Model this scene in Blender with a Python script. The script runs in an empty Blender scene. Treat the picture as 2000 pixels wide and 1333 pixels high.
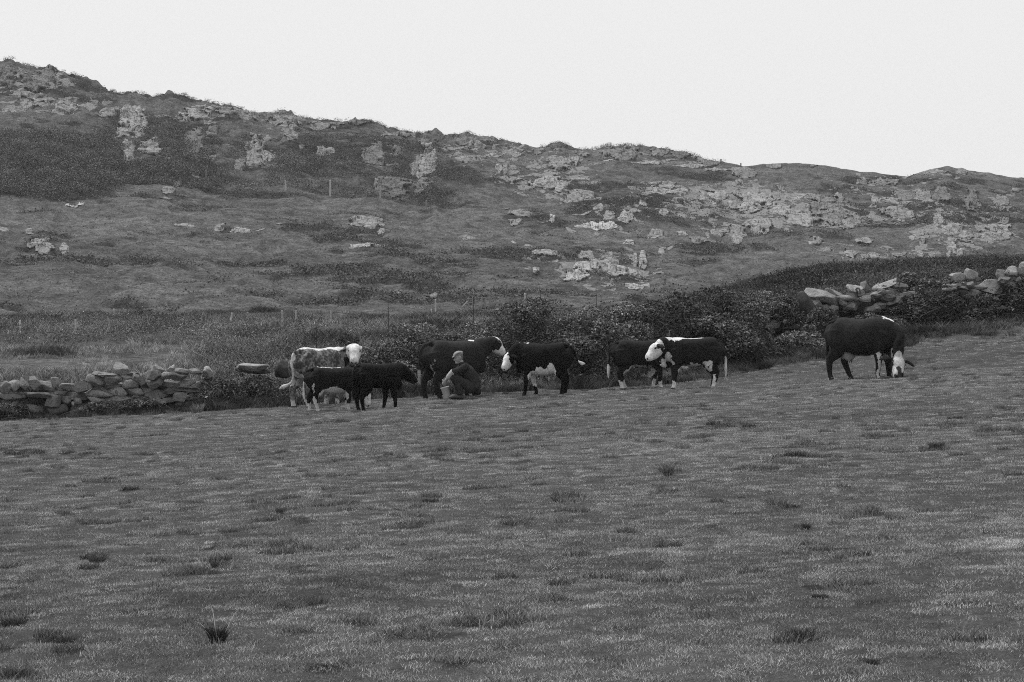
import bpy, math, random
import numpy as np
from mathutils import Vector, Matrix

np.seterr(all='ignore'); random.seed(7); RNG = np.random.default_rng(7)
sc = bpy.context.scene
COL = sc.collection

# ------------------------------------------------------------------ camera, sky, sun, exposure
F = 4722.0          # focal length in pixels of a 2000 px wide frame
ZC = 1.7            # eye height
HOR = 600.0         # row of the horizon
cd = bpy.data.cameras.new('camera'); cam = bpy.data.objects.new('camera', cd); COL.objects.link(cam)
cd.sensor_width = 36.0; cd.lens = 36.0 * F / 2000.0
cd.shift_y = -(666.5 - HOR) / 2000.0
cd.clip_start = 0.5; cd.clip_end = 6000
cam.location = (0, 0, ZC); cam.rotation_euler = (math.radians(90), 0, 0)
sc.camera = cam

SUN_EL, SUN_AZ = math.radians(62), math.radians(-55)      # high, from the left and a little behind the hill line
w = bpy.data.worlds.new('World'); sc.world = w; w.use_nodes = True
nt = w.node_tree; nt.nodes.clear()
sky = nt.nodes.new('ShaderNodeTexSky'); sky.sky_type = 'NISHITA'; sky.sun_disc = False
sky.sun_elevation = SUN_EL; sky.sun_rotation = SUN_AZ; sky.air_density = 1.0; sky.dust_density = 6.0
bw = nt.nodes.new('ShaderNodeRGBToBW'); nt.links.new(sky.outputs[0], bw.inputs[0])
mx = nt.nodes.new('ShaderNodeMix'); mx.data_type = 'FLOAT'; mx.inputs['Factor'].default_value = 0.90
mx.inputs['B'].default_value = 9.2                     # the overcast layer
nt.links.new(bw.outputs[0], mx.inputs['A'])
bg = nt.nodes.new('ShaderNodeBackground'); bg.inputs['Strength'].default_value = 0.05
out = nt.nodes.new('ShaderNodeOutputWorld')
nt.links.new(mx.outputs['Result'], bg.inputs['Color']); nt.links.new(bg.outputs[0], out.inputs[0])

sl = bpy.data.lights.new('sun', 'SUN'); sun = bpy.data.objects.new('sun', sl); COL.objects.link(sun)
sl.energy = 1.5; sl.angle = math.radians(25); sl.color = (1, 1, 1)
sd = Vector((math.sin(SUN_AZ) * math.cos(SUN_EL), math.cos(SUN_AZ) * math.cos(SUN_EL), math.sin(SUN_EL)))
sun.rotation_euler = (-sd).to_track_quat('-Z', 'Y').to_euler(); sun.location = sd * 60

sc.render.engine = 'CYCLES'
sc.view_settings.view_transform = 'Standard'; sc.view_settings.look = 'None'
sc.view_settings.exposure = 1.0; sc.view_settings.gamma = 1.0; sc.view_settings.use_curve_mapping = False
sc.cycles.use_denoising = False
sc.cycles.max_bounces = 5; sc.cycles.diffuse_bounces = 3; sc.cycles.volume_bounces = 1
sc.cycles.filter_width = 1.0

# ------------------------------------------------------------------ noise in numpy
def _h(ix, iy, iz, s):
    n = (ix.astype(np.int64) * 374761393 + iy.astype(np.int64) * 668265263 + iz.astype(np.int64) * 2147483647 + s * 974634777) & 0xffffffff
    n = ((n ^ (n >> 13)) * 1274126177) & 0xffffffff
    n = ((n ^ (n >> 16)) * 2246822519) & 0xffffffff
    return ((n ^ (n >> 15)) & 0xffffff) / float(0xffffff)
def vn(P, fr, s=0):
    q = np.asarray(P, float) * fr; i = np.floor(q); f = q - i; f = f * f * (3 - 2 * f); i = i.astype(np.int64)
    r = 0
    for a in (0, 1):
        wa = f[..., 0] if a else 1 - f[..., 0]
        for b in (0, 1):
            wb = f[..., 1] if b else 1 - f[..., 1]
            for c in (0, 1):
                wc = f[..., 2] if c else 1 - f[..., 2]
                r = r + wa * wb * wc * _h(i[..., 0] + a, i[..., 1] + b, i[..., 2] + c, s)
    return r * 2 - 1
def fbm(P, fr, o=4, s=0, g=.5):
    r = 0; a = 1; t = 0
    for k in range(o):
        r = r + a * vn(P, fr, s + k * 17); t += a; a *= g; fr *= 2.03
    return r / t * 1.5
def worley(P, fr, s=0):
    q = np.asarray(P, float) * fr; i = np.floor(q).astype(np.int64)
    f1 = np.full(q.shape[:-1], 9.); f2 = f1.copy(); cid = np.zeros(q.shape[:-1])
    for a in (-1, 0, 1):
        for b in (-1, 0, 1):
            for c in (-1, 0, 1):
                x, y, z = i[..., 0] + a, i[..., 1] + b, i[..., 2] + c
                d = np.sqrt((x + _h(x, y, z, s) - q[..., 0]) ** 2 + (y + _h(x, y, z, s + 1) - q[..., 1]) ** 2 + (z + _h(x, y, z, s + 2) - q[..., 2]) ** 2)
                h = _h(x, y, z, s + 3); m = d < f1
                f2 = np.where(m, f1, np.minimum(f2, d)); cid = np.where(m, h, cid); f1 = np.where(m, d, f1)
    return f1, f2, cid
def v3(x, y, z=0.): return np.stack(np.broadcast_arrays(np.asarray(x, float), np.asarray(y, float), np.asarray(z, float)), -1)
def ss(a, b, x): t = np.clip((x - a) / (b - a), 0, 1); return t * t * (3 - 2 * t)

# ------------------------------------------------------------------ mesh and material helpers
def mesh(name, V, Fc, tone=None, smooth=False, extra=None):
    """Fc: (n,k) int array of faces with k corners each, or a list of such arrays"""
    V = np.asarray(V, np.float32).reshape(-1, 3)
    Fs = [np.asarray(f, np.int32) for f in (Fc if isinstance(Fc, list) else [Fc]) if len(f)]
    me = bpy.data.meshes.new(name)
    loops = np.concatenate([f.ravel() for f in Fs]); cnt = np.concatenate([np.full(len(f), f.shape[1], np.int32) for f in Fs])
    st = np.concatenate([[0], np.cumsum(cnt)[:-1]]).astype(np.int32)
    me.vertices.add(len(V)); me.vertices.foreach_set('co', V.ravel())
    me.loops.add(len(loops)); me.loops.foreach_set('vertex_index', loops)
    me.polygons.add(len(cnt)); me.polygons.foreach_set('loop_start', st); me.polygons.foreach_set('loop_total', cnt)
    if smooth: me.polygons.foreach_set('use_smooth', np.ones(len(cnt), bool))
    me.update(calc_edges=True); me.validate()
    for k, a in dict(tone=tone, **(extra or {})).items():
        if a is not None and len(me.vertices) == len(a):
            at = me.attributes.new(k, 'FLOAT', 'POINT'); at.data.foreach_set('value', np.asarray(a, np.float32))
    return me
def link(name, me, mat=None, parent=None, loc=(0, 0, 0)):
    o = bpy.data.objects.new(name, me); COL.objects.link(o); o.location = loc
    if mat: me.materials.clear(); me.materials.append(mat)
    if parent: o.parent = parent
    return o
def tag(o, label=None, cat=None, group=None, kind=None):
    for k, v in (('label', label), ('category', cat), ('group', group), ('kind', kind)):
        if v: o[k] = v
    return o
def empty(name, loc, label, cat, group=None):
    o = bpy.data.objects.new(name, None); COL.objects.link(o); o.location = loc; o.empty_display_size = .3
    return tag(o, label, cat, group)

class NT:
    def __init__(s, name, rough=.9, spec=.15):
        s.m = bpy.data.materials.new(name); s.m.use_nodes = True; s.t = s.m.node_tree; s.t.nodes.clear()
        s.o = s.t.nodes.new('ShaderNodeOutputMaterial'); s.b = s.t.nodes.new('ShaderNodeBsdfPrincipled')
        s.b.inputs['Roughness'].default_value = rough; s.b.inputs['Specular IOR Level'].default_value = spec
        s.t.links.new(s.b.outputs[0], s.o.inputs[0])
    def n(s, t, **k):
        q = s.t.nodes.new(t)
        for a, v in k.items(): setattr(q, a, v)
        return q
    def L(s, a, b): s.t.links.new(a, b)
    def math(s, op, a, b=None, c=None, clamp=False):
        q = s.n('ShaderNodeMath', operation=op); q.use_clamp = clamp
        for i, v in enumerate((a, b, c)):
            if v is None: continue
            if isinstance(v, (int, float)): q.inputs[i].default_value = v
            else: s.L(v, q.inputs[i])
        return q.outputs[0]
    def attr(s, name, typ='GEOMETRY'):
        return s.n('ShaderNodeAttribute', attribute_type=typ, attribute_name=name).outputs['Fac']
    def noise(s, scale, detail=3, rough=.6, dist=0., obj=False):
        q = s.n('ShaderNodeTexNoise'); q.inputs['Scale'].default_value = scale; q.inputs['Detail'].default_value = detail
        q.inputs['Roughness'].default_value = rough; q.inputs['Distortion'].default_value = dist
        c = s.n('ShaderNodeTexCoord') if obj else s.n('ShaderNodeNewGeometry')
        s.L(c.outputs['Object' if obj else 'Position'], q.inputs['Vector']); return q.outputs['Fac']
    def ramp(s, x, a, b, lo=0., hi=1.):
        q = s.n('ShaderNodeMapRange'); q.interpolation_type = 'SMOOTHSTEP'
        s.L(x, q.inputs[0])
        for i, v in ((1, a), (2, b), (3, lo), (4, hi)): q.inputs[i].default_value = v
        return q.outputs[0]
    def mix(s, f, a, b):
        q = s.n('ShaderNodeMix', data_type='FLOAT')
        for nm, v in (('Factor', f), ('A', a), ('B', b)):
            if isinstance(v, (int, float)): q.inputs[nm].default_value = v
            else: s.L(v, q.inputs[nm])
        return q.outputs['Result']
    def col(s, x): s.L(x, s.b.inputs['Base Color'])
    def bump(s, h, dist=.02, strength=1.):
        q = s.n('ShaderNodeBump'); q.inputs['Strength'].default_value = strength; q.inputs['Distance'].default_value = dist
        s.L(h, q.inputs['Height']); s.L(q.outputs[0], s.b.inputs['Normal'])

def simple(name, tone=None, amp=.3, scale=20, bump=.005, rough=.9, spec=.15, obj=True):
    """grey material: the vertex attribute 'tone' or a constant, broken up by noise"""
    k = NT(name, rough, spec); nz = k.noise(scale, 4, .65, obj=obj)
    base = k.attr('tone') if tone is None else tone
    k.col(k.math('MULTIPLY', k.ramp(nz, .3, .7, 1 - amp, 1 + amp), base))
    if bump: k.bump(nz, bump)
    return k.m

M_LEAF = simple('leaves', None, .25, 25, 0, .75, .25)
M_STEM = simple('bramble_canes', None, .3, 30, 0, .8)
M_WOOD = simple('weathered_wood', .22, .35, 15, .01)
M_CLOTH = simple('wool_cloth', None, .18, 60, .003, .95, .05)
M_SKIN = simple('skin', .27, .08, 30, 0, .6, .3)
M_TIN = simple('enamel', .42, .10, 20, 0, .35, .5)
M_RUBBER = simple('rubber', .03, .2, 20, .002, .5, .4)
M_EYE = simple('eyes', .01, .1, 20, 0, .15, .5)

def rock_material(name, moss=.5, s=1.0):
    k = NT(name, .92, .2)
    base = k.attr('tone')
    n1 = k.noise(1.1 * s, 5, .62, .4); n2 = k.noise(6 * s, 5, .7); n3 = k.noise(28 * s, 3, .7)
    v = k.n('ShaderNodeTexVoronoi', feature='DISTANCE_TO_EDGE'); v.inputs['Scale'].default_value = 1.3 * s
    mp = k.n('ShaderNodeMapping'); mp.inputs['Scale'].default_value = (1, .25, 1.8) if s == 1 else (1, 1, 1.8); mp.inputs['Rotation'].default_value = (.2, .5, .3)
    g = k.n('ShaderNodeNewGeometry'); k.L(g.outputs['Position'], mp.inputs[0]); k.L(mp.outputs[0], v.inputs['Vector'])
    crack = k.ramp(v.outputs['Distance'], .0, .07, .45 if s == 1 else .85, 1.)
    t = k.math('MULTIPLY', base, k.ramp(n1, .3, .7, .72, 1.22)); t = k.math('MULTIPLY', t, k.ramp(n2, .25, .75, .68, 1.28))
    t = k.math('MULTIPLY', t, k.ramp(n3, .2, .8, .8, 1.2)); t = k.math('MULTIPLY', t, crack)
    mm = k.ramp(k.math('ADD', n1, k.math('MULTIPLY', n2, .6)), .80 + .12 * (1 - moss), .90 + .12 * (1 - moss), 0, 1)
    k.col(k.mix(mm, t, .045))
    k.bump(k.math('ADD', k.math('MULTIPLY', n2, 1.), k.math('MULTIPLY', crack, .6)), .12 / s)
    return k.m
M_ROCK = rock_material('hill_rock', .55, 1.0)
M_STONE = rock_material('wall_stone', .35, 4.5)

# ------------------------------------------------------------------ the lie of the land
SKY_U = np.array([-3000, -700, -200, 0, 60, 95, 130, 160, 195, 230, 300, 325, 360, 400, 470, 540, 556, 620, 690, 720, 760, 835, 850, 866, 885, 910, 965, 1010, 1060, 1087, 1110, 1160, 1190, 1220, 1270, 1330, 1350, 1400, 1440, 1450, 1500, 1580, 1620, 1680, 1740, 1770, 1820, 1850, 1900, 1960, 2000, 2200, 2600, 5000.])
SKY_V = np.array([90, 100, 112, 126, 130, 134, 146, 154, 164, 174, 183, 180, 190, 200, 212, 223, 219, 236, 239, 240, 252, 262, 254, 266, 268, 263, 270, 280, 286, 280, 288, 290, 284, 285, 290, 295, 302, 315, 322, 326, 321, 319, 324, 333, 341, 343, 329, 323, 331, 342, 347, 365, 380, 395.])
DK = np.array([140, 160, 190, 225, 260, 295, 325.]); FK = np.array([1., .93, .76, .55, .36, .17, 0.])
G_X = np.array([-60, -20, -10.6, -4.2, -1.3, 2.1, 7.85, 10.6, 20, 60.]); G_Z = np.array([-1.6, -1.1, -.70, -.42, -.18, -.05, .24, .50, .95, 1.8])
_gx = np.linspace(-60, 60, 601); _gz = np.convolve(np.pad(np.interp(_gx, G_X, G_Z), 10, mode='edge'), np.ones(21) / 21, 'valid')
def sky_v(u): return np.interp(u, SKY_U, SKY_V)
def g_field(x, y):
    z = np.interp(x, _gx, _gz)
    return z + ss(50.3, 57.5, y) * ss(2., 7.2, x) * .68
RIDGE_U = np.array([-3000, 1050, 1300, 1480, 1560, 1640, 1800, 2000, 2400, 5000.]); RIDGE_V = np.array([640, 630, 596, 552, 534, 522, 516, 512, 500, 490.])
def land(u, D):
    """smooth height of the land at bearing u (pixels) and distance D"""
    u = np.asarray(u, float); D = np.asarray(D, float); x = D * (u - 1000) / F
    near = g_field(x, np.minimum(D, 58))
    zb = np.interp(u, [-3000, 0, 400, 900, 1500, 2000, 5000], [-.3, -.12, -.05, .15, 1.1, 1.5, 2.6])
    m80 = .22; m110 = .35; m140 = .51
    t = np.clip((D - 62) / 18, 0, 1); mid = zb + (m80 - zb) * t
    mid = np.where(D > 80, m80 + (m110 - m80) * (D - 80) / 30, mid); mid = np.where(D > 110, m110 + (m140 - m110) * (D - 110) / 30, mid)
    zr = ZC + 78 * (HOR - np.interp(u, RIDGE_U, RIDGE_V)) / F
    rid = np.exp(-((D - 78) / 13.) ** 2); mid = np.maximum(mid, mid + (zr - mid) * rid)
    vs = sky_v(u); fr = np.interp(D, DK, FK); v = vs + (640 - vs) * fr
    hill = ZC + D * (HOR - v) / F
    ztop = ZC + 325 * (HOR - vs) / F
    hill = np.where(D > 325, ztop - (D - 325) * .02 - (np.maximum(D - 325, 0) / 100.) ** 2 * 3, hill)
    z = near + (mid - near) * ss(54.5, 61, D)
    return np.where(D > 140, hill, z)
def hum(u, D):
    """hummocks and small relief"""
    x = D * (u - 1000) / F; P = v3(x, D)
    a = ss(60, 150, D); top = ss(325, 296, D)
    z = (fbm(P, 1 / 14., 3, 3) * .42 + fbm(P, 1 / 4.5, 3, 11) * .26 + (np.abs(fbm(P, 1 / 7., 3, 23)) - .3) * .45) * a * (.25 + .75 * top)
    z = z + fbm(P, 1 / 2.2, 3, 31) * .10 * ss(58, 70, D) + (fbm(P, 1 / 1.5, 3, 35) * .20 + fbm(v3(x * .3, D), 1 / 2.6, 3, 37) * .30) * a * (.3 + .7 * top)
    n = 1 - ss(56, 62, D)
    z = z + (fbm(P, 1 / 2.5, 3, 41) * .035 + fbm(P, 1 / .45, 2, 43) * .017) * n
    # crags make the upper left and the crest rugged
    cr = ss(250, 300, D) * ss(1500, 300, u) * .55 + .40 * ss(290, 320, D) * ss(1500, 1100, u) + .2 * ss(285, 322, D)
    f1, f2, cid = worley(P, 1 / 5., 5)
    g1, g2, gid = worley(P, 1 / 1.9, 8)
    return z + ((cid - .5) * ss(.0, .25, f2 - f1) + .8 * (gid - .5) * ss(0, .2, g2 - g1)) * cr
def ground(u, D): return land(u, D) + hum(u, D)
def gz_xy(x, y): return ground(1000 + np.asarray(x) * F / np.asarray(y), y)
def at_v(u, v):
    """the hill point seen at picture position (u, v)"""
    u = np.asarray(u, float); v = np.asarray(v, float); vs = sky_v(u); fr = np.clip((v - vs) / (640 - vs), 0, 1)
    D = np.interp(fr, FK[::-1], DK[::-1]); return v3(D * (u - 1000) / F, D, ground(u, D))
def px(u, D, v=None):
    x = D * (u - 1000) / F
    return (x, D, ZC + D * (HOR - v) / F if v is not None else float(ground(u, D)))

# dark heather and bramble patches on the hill: u, v, half width, half height, strength
DARK = [(90, 325, 230, 62, 1), (320, 290, 150, 80, .9), (480, 325, 150, 60, .9), (680, 325, 190, 62, 1), (840, 350, 110, 58, .9), (1000, 372, 110, 30, .6), (320, 375, 70, 17, .7),
        (600, 441, 62, 14, 1), (650, 466, 52, 11, 1), (495, 515, 90, 9, .9), (620, 523, 60, 13, .9), (60, 475, 85, 20, 1), (1210, 402, 120, 34, 1), (1050, 432, 80, 16, .8), (880, 515, 80, 12, .9),
        (960, 540, 90, 8, .7), (1120, 500, 160, 22, .6), (1250, 311, 90, 12, .6), (1420, 345, 200, 9, .7), (1345, 302, 50, 12, .9), (1245, 370, 80, 18, .7), (1750, 362, 160, 20, .6), (1800, 410, 210, 16, .6),
        (1560, 460, 120, 14, .5), (1370, 487, 50, 16, .8), (200, 262, 200, 25, .5), (900, 295, 60, 18, .5), (1180, 545, 90, 12, .6), (780, 545, 90, 10, .8), (840, 560, 50, 10, .8), (700, 520, 50, 9, .6),
        (400, 408, 60, 9, .6), (120, 640, 260, 20, .5), (600, 590, 200, 12, .3), (1330, 425, 90, 24, .6), (1900, 430, 110, 20, .6), (40, 180, 120, 30, .4), (330, 190, 60, 12, .7), (700, 246, 60, 7, .6), (500, 430, 160, 5, .4),
        (150, 375, 70, 16, 1), (1000, 335, 40, 30, .5), (1620, 440, 60, 12, .5), (1700, 480, 90, 8, .4), (760, 500, 40, 8, .5)]
# bare rock breaking through the turf
ROCKY = [(60, 160, 110, 34, .8), (110, 205, 140, 22, .75), (250, 245, 70, 50, .45), (420, 225, 130, 20, .6), (620, 240, 160, 18, .6), (300, 290, 90, 50, .35), (500, 300, 70, 50, .35), (800, 300, 110, 60, .45), (780, 368, 90, 24, .5),
         (960, 298, 130, 34, .7), (1070, 345, 120, 50, .75), (1130, 385, 70, 30, .6), (1210, 425, 80, 34, .6), (1180, 450, 100, 14, .6), (1190, 525, 130, 50, .75), (1040, 430, 60, 24, .5), (1030, 500, 80, 40, .4), (1290, 375, 90, 40, .7),
         (1440, 395, 170, 46, 1), (1560, 420, 110, 36, 1), (1430, 445, 90, 36, .65), (1340, 305, 160, 24, .6), (1640, 420, 60, 40, .7), (1760, 395, 170, 60, .65), (1880, 450, 140, 60, .75), (1700, 490, 180, 20, .6), (1860, 335, 90, 20, .6), (1700, 350, 120, 26, .5), (1920, 400, 90, 40, .6), (1340, 465, 60, 24, .4), (480, 450, 110, 10, .5), (80, 480, 70, 24, .4), (1100, 300, 160, 24, .5), (400, 350, 70, 16, .4)]
LIGHT = [(700, 270, 90, 14, .6), (560, 262, 70, 18, .5), (1000, 460, 160, 14, .5), (250, 430, 260, 22, .6), (900, 420, 120, 16, .5), (1400, 510, 160, 26, .5), (1580, 500, 120, 14, .5), (420, 480, 200, 12, .4), (1500, 340, 90, 12, .3), (1900, 500, 120, 14, .2)]
def patches(L, u, v):
    r = np.zeros(np.broadcast(u, v).shape)
    for a, b, ru, rv, k in L:
        d = ((u - a) / ru) ** 2 + ((v - b) / rv) ** 2 * (1. if L is not FD else 1.4)
        r = np.maximum(r, k * np.clip(1.35 - d, 0, 1))
    return r
def hill_tone(u, D, z):
    x = D * (u - 1000) / F; v = HOR - (z - ZC) * F / D; P = v3(x, D)
    n = fbm(P, 1 / 9., 4, 61); n2 = fbm(P, 1 / 2.2, 3, 67); n3 = fbm(v3(x * .28, D), 1 / 3.2, 4, 63)
    dk = .85 * patches(DARK, u, v) + .60 * n + .50 * n2 + .80 * n3 + .06
    lt = patches(LIGHT, u, v)
    dark = ss(.25, .78, dk - lt * .5)
    far = .106 * (1 + .34 * n3 + .24 * n2) + .016 * lt
    t = far * (1 - dark) + (.028 + .012 * n2 + .012 * n3) * dark
    midz = .075 + .02 * fbm(P, 1 / 3., 4, 71)       # rough ground between wall and hill
    pale = np.exp(-((D - 64) / 4.) ** 2) * ss(480, 300, u) * .035
    rd = np.exp(-((D - 76) / 7.) ** 2) * ss(1400, 1560, u)
    midz = (midz + pale) * (1 - .5 * rd)
    rk = patches(ROCKY, u, v); a = ss(120, 150, D)
    hill_tone.rock = rk * a
    return midz * (1 - a) + t * a, dark * a

# dark blotches and pale straw of the pasture: u, v, half width, half height, strength
FD = [(1830, 872, 34, 9, 1), (430, 1103, 24, 6, 1), (485, 1100, 10, 5, .9), (840, 974, 28, 5, 1), (1020, 876, 12, 4, .9), (555, 1002, 15, 5, .8), (640, 1008, 10, 4, .8), (1600, 1163, 22, 5, 1), (1655, 1158, 26, 8, 1),
      (1100, 975, 34, 9, .9), (1560, 1240, 34, 13, 1), (940, 1130, 14, 6, .9), (1800, 997, 18, 5, .9), (1745, 1012, 20, 6, .8), (190, 1092, 24, 8, 1), (25, 1213, 42, 12, 1), (110, 1250, 30, 14, .9), (135, 1280, 16, 4, 1),
      (30, 1315, 40, 14, 1), (640, 1305, 44, 12, .8), (1400, 836, 40, 6, .9), (1480, 833, 14, 4, .8), (60, 888, 40, 6, .9), (165, 888, 40, 8, .9), (160, 1022, 18, 5, .8), (275, 1050, 45, 10, .7), (1570, 897, 30, 4, .8),
      (1460, 978, 18, 5, .7), (1520, 987, 34, 5, .7), (1730, 1150, 60, 14, .6), (1880, 1095, 90, 14, .6), (1700, 1100, 90, 10, .5), (1850, 1240, 110, 10, .8), (1870, 1320, 60, 10, .8), (540, 1310, 80, 8, .7), (340, 1000, 100, 8, .5),
      (640, 1180, 50, 5, .8), (560, 1190, 20, 5, .7), (300, 940, 120, 7, .5), (220, 955, 80, 6, .5), (1640, 830, 60, 5, .5), (700, 1140, 30, 5, .5), (1575, 1030, 10, 5, 1), (1365, 1190, 26, 5, .8), (1310, 915, 14, 16, .8), (1950, 1060, 60, 8, .5),
      (490, 945, 7, 6, 1), (1130, 1090, 30, 5, .6), (1000, 1210, 90, 6, .5), (860, 1290, 80, 8, .5), (1150, 1260, 50, 8, .5), (1400, 1110, 50, 6, .5), (1190, 880, 40, 4, .4), (760, 880, 50, 4, .4), (1900, 820, 60, 5, .6), (1700, 1290, 26, 8, .8)]
FL = [(1950, 1062, 50, 14, 1), (1752, 955, 18, 4, 1), (1630, 962, 8, 4, .7), (230, 1070, 30, 5, .7), (290, 1125, 40, 4, .6), (380, 800, 20, 8, .9), (420, 1215, 40, 8, .5), (90, 880, 40, 6, .3), (280, 1235, 30, 5, .5), (1335, 1090, 20, 6, .3)]
def field_marks(x, y):
    u = 1000 + x * F / y; v = HOR + (ZC - g_field(x, y)) * F / y; P = v3(x, y)
    sx = v3(x * .8, y)
    n = fbm(sx, 1 / .8, 4, 81); n2 = fbm(sx, 1 / .24, 3, 83); big = fbm(sx, 1 / 6., 3, 87)
    dk = patches(FD, u + 16 * n2, v + 4 * n2); dk = ss(.30, .75, dk * (.75 + .6 * n2 + .35 * fbm(P, 1 / .1, 2, 89)))
    spot = ss(.34, .56, n * .50 + n2 * .66 + .15 * big)  # darker grass specks; they also paint in the shade of small pits
    return dk, spot, patches(FL, u + 10 * n2, v + 2 * n), big, n, n2

# ------------------------------------------------------------------ ground sheets
def fan(name, us, Ds, tonef, mat, smooth=True):
    U, D = np.meshgrid(us, Ds); Z = ground(U, D); X = D * (U - 1000) / F
    V = v3(X, D, Z).reshape(-1, 3); nu, nd = len(us), len(Ds)
    i = np.arange((nd - 1) * (nu - 1)); r, c = i // (nu - 1), i % (nu - 1); a = r * nu + c
    fc = np.stack([a, a + 1, a + nu + 1, a + nu], 1)
    tone, extra = tonef(U, D, Z)
    me = mesh(name, V, fc, tone.ravel(), smooth, extra)
    return link(name, me, mat)
US = np.concatenate([np.arange(-3000, -300, 45), np.arange(-300, 2300, 3), np.arange(2300, 5001, 45)]).astype(float)

k = NT('pasture_soil_and_grass', .95, .1)
n1 = k.noise(9, 5, .7); n2 = k.noise(60, 3, .7)
k.col(k.math('MULTIPLY', k.math('MULTIPLY', k.attr('tone'), k.ramp(n1, .3, .7, .7, 1.25)), k.ramp(n2, .25, .75, .6, 1.4)))
k.bump(k.math('ADD', n2, n1), .03)
M_FIELD = k.m
def ftone(U, D, Z):
    dk, sp, lt, big, n, n2 = field_marks(D * (U - 1000) / F, D)
    return np.clip(.075 * (1 + .25 * big + .2 * n) * (1 - .6 * dk) * (1 - .6 * sp) + lt * .06, .01, .3), None
Dn = np.concatenate([-np.array([-1.5]), np.geomspace(3, 12, 20), np.geomspace(12.1, 58, 330)])
o = fan('ground', US, Dn, ftone, M_FIELD); tag(o, kind='structure')

k = NT('hill_grass_and_heather', .95, .1)
n1 = k.noise(.9, 6, .7, .3); n2 = k.noise(5, 5, .75); n3 = k.noise(22, 2, .7)
t = k.math('MULTIPLY', k.attr('tone'), k.ramp(n1, .3, .7, .55, 1.45)); t = k.math('MULTIPLY', t, k.ramp(n2, .3, .7, .5, 1.6)); t = k.math('MULTIPLY', t, k.ramp(n3, .3, .7, .75, 1.25))
g_ = k.n('ShaderNodeNewGeometry'); mp_ = k.n('ShaderNodeMapping'); mp_.inputs['Scale'].default_value = (.75, .14, 1.5); k.L(g_.outputs['Position'], mp_.inputs[0])
q_ = k.n('ShaderNodeTexNoise'); q_.inputs['Scale'].default_value = .8; q_.inputs['Detail'].default_value = 7; q_.inputs['Roughness'].default_value = .68; q_.inputs['Distortion'].default_value = .5; k.L(mp_.outputs[0], q_.inputs['Vector'])
rm = k.ramp(k.math('ADD', q_.outputs['Fac'], k.math('MULTIPLY', k.attr('rock'), .285)), .70, .735)
rt = k.math('MULTIPLY', k.ramp(n2, .25, .75, .13, .34), k.ramp(n3, .3, .7, .8, 1.2))
k.col(k.mix(rm, t, rt)); k.bump(k.math('ADD', k.math('ADD', k.math('MULTIPLY', n1, 1.5), n2), k.math('MULTIPLY', rm, .8)), .25)
M_HILL = k.m
def htone(U, D, Z):
    t, dk = hill_tone(U, D, Z); return t, dict(dark=dk.ravel(), rock=hill_tone.rock.ravel())
vv = np.linspace(1, 0, 340); Dh = np.concatenate([np.geomspace(58, 140, 190), np.interp(vv, FK[::-1], DK[::-1])[1:], np.geomspace(327, 900, 22)])
o = fan('hills', US, Dh, htone, M_HILL); tag(o, kind='structure')

# ------------------------------------------------------------------ leaf and blade builders
def unit(a): return a / np.maximum(np.linalg.norm(a, axis=-1, keepdims=True), 1e-9)
def leaves(C, size, tone, nrm=None, aspect=.55):
    """diamond leaves: centres C (n,3); returns V, quads, tones"""
    n = len(C); a = unit(RNG.normal(size=(n, 3)) * np.array([1, 1, .55]))
    m = unit(RNG.normal(size=(n, 3)) + (nrm if nrm is not None else 0)); b = unit(np.cross(a, m)); s = np.broadcast_to(size, (n,))[:, None]
    up = np.cross(b, a) * s * .12
    V = np.stack([C - a * s * .5, C + b * s * aspect * .5 + up, C + a * s * .5, C - b * s * aspect * .5 + up], 1)
    f = np.arange(n * 4).reshape(n, 4); return V.reshape(-1, 3), f, np.repeat(np.broadcast_to(tone, (n,)), 4)
def strips(P0, P1, P2, w0, tone, seg=4):
    """thin tapering bent blades or canes from P0 over P1 to P2, three sided where w is thick"""
    n = len(P0); ts = np.linspace(0, 1, seg + 1)[None, :, None]
    C = (1 - ts) ** 2 * P0[:, None] + 2 * ts * (1 - ts) * P1[:, None] + ts ** 2 * P2[:, None]
    side = unit(np.cross(unit(P2 - P0 + 1e-6), RNG.normal(size=(n, 3))))[:, None]; w = np.broadcast_to(w0, (n,))[:, None, None] * (1 - .8 * ts)
    V = np.stack([C - side * w, C + side * w], 2).reshape(-1, 3)
    k = np.arange(seg)[None, :] * 2 + np.arange(n)[:, None] * (seg + 1) * 2
    f = np.stack([k, k + 1, k + 3, k + 2], -1).reshape(-1, 4)
    return V, f, np.repeat(np.broadcast_to(tone, (n,)), (seg + 1) * 2)
def join(parts):
    V = []; Fq = {}; T = []; o = 0
    for v, f, t in parts:
        V.append(v); T.append(t); Fq.setdefault(f.shape[1], []).append(f + o); o += len(v)
    return np.concatenate(V), [np.concatenate(q) for q in Fq.values()], np.concatenate(T)

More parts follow.
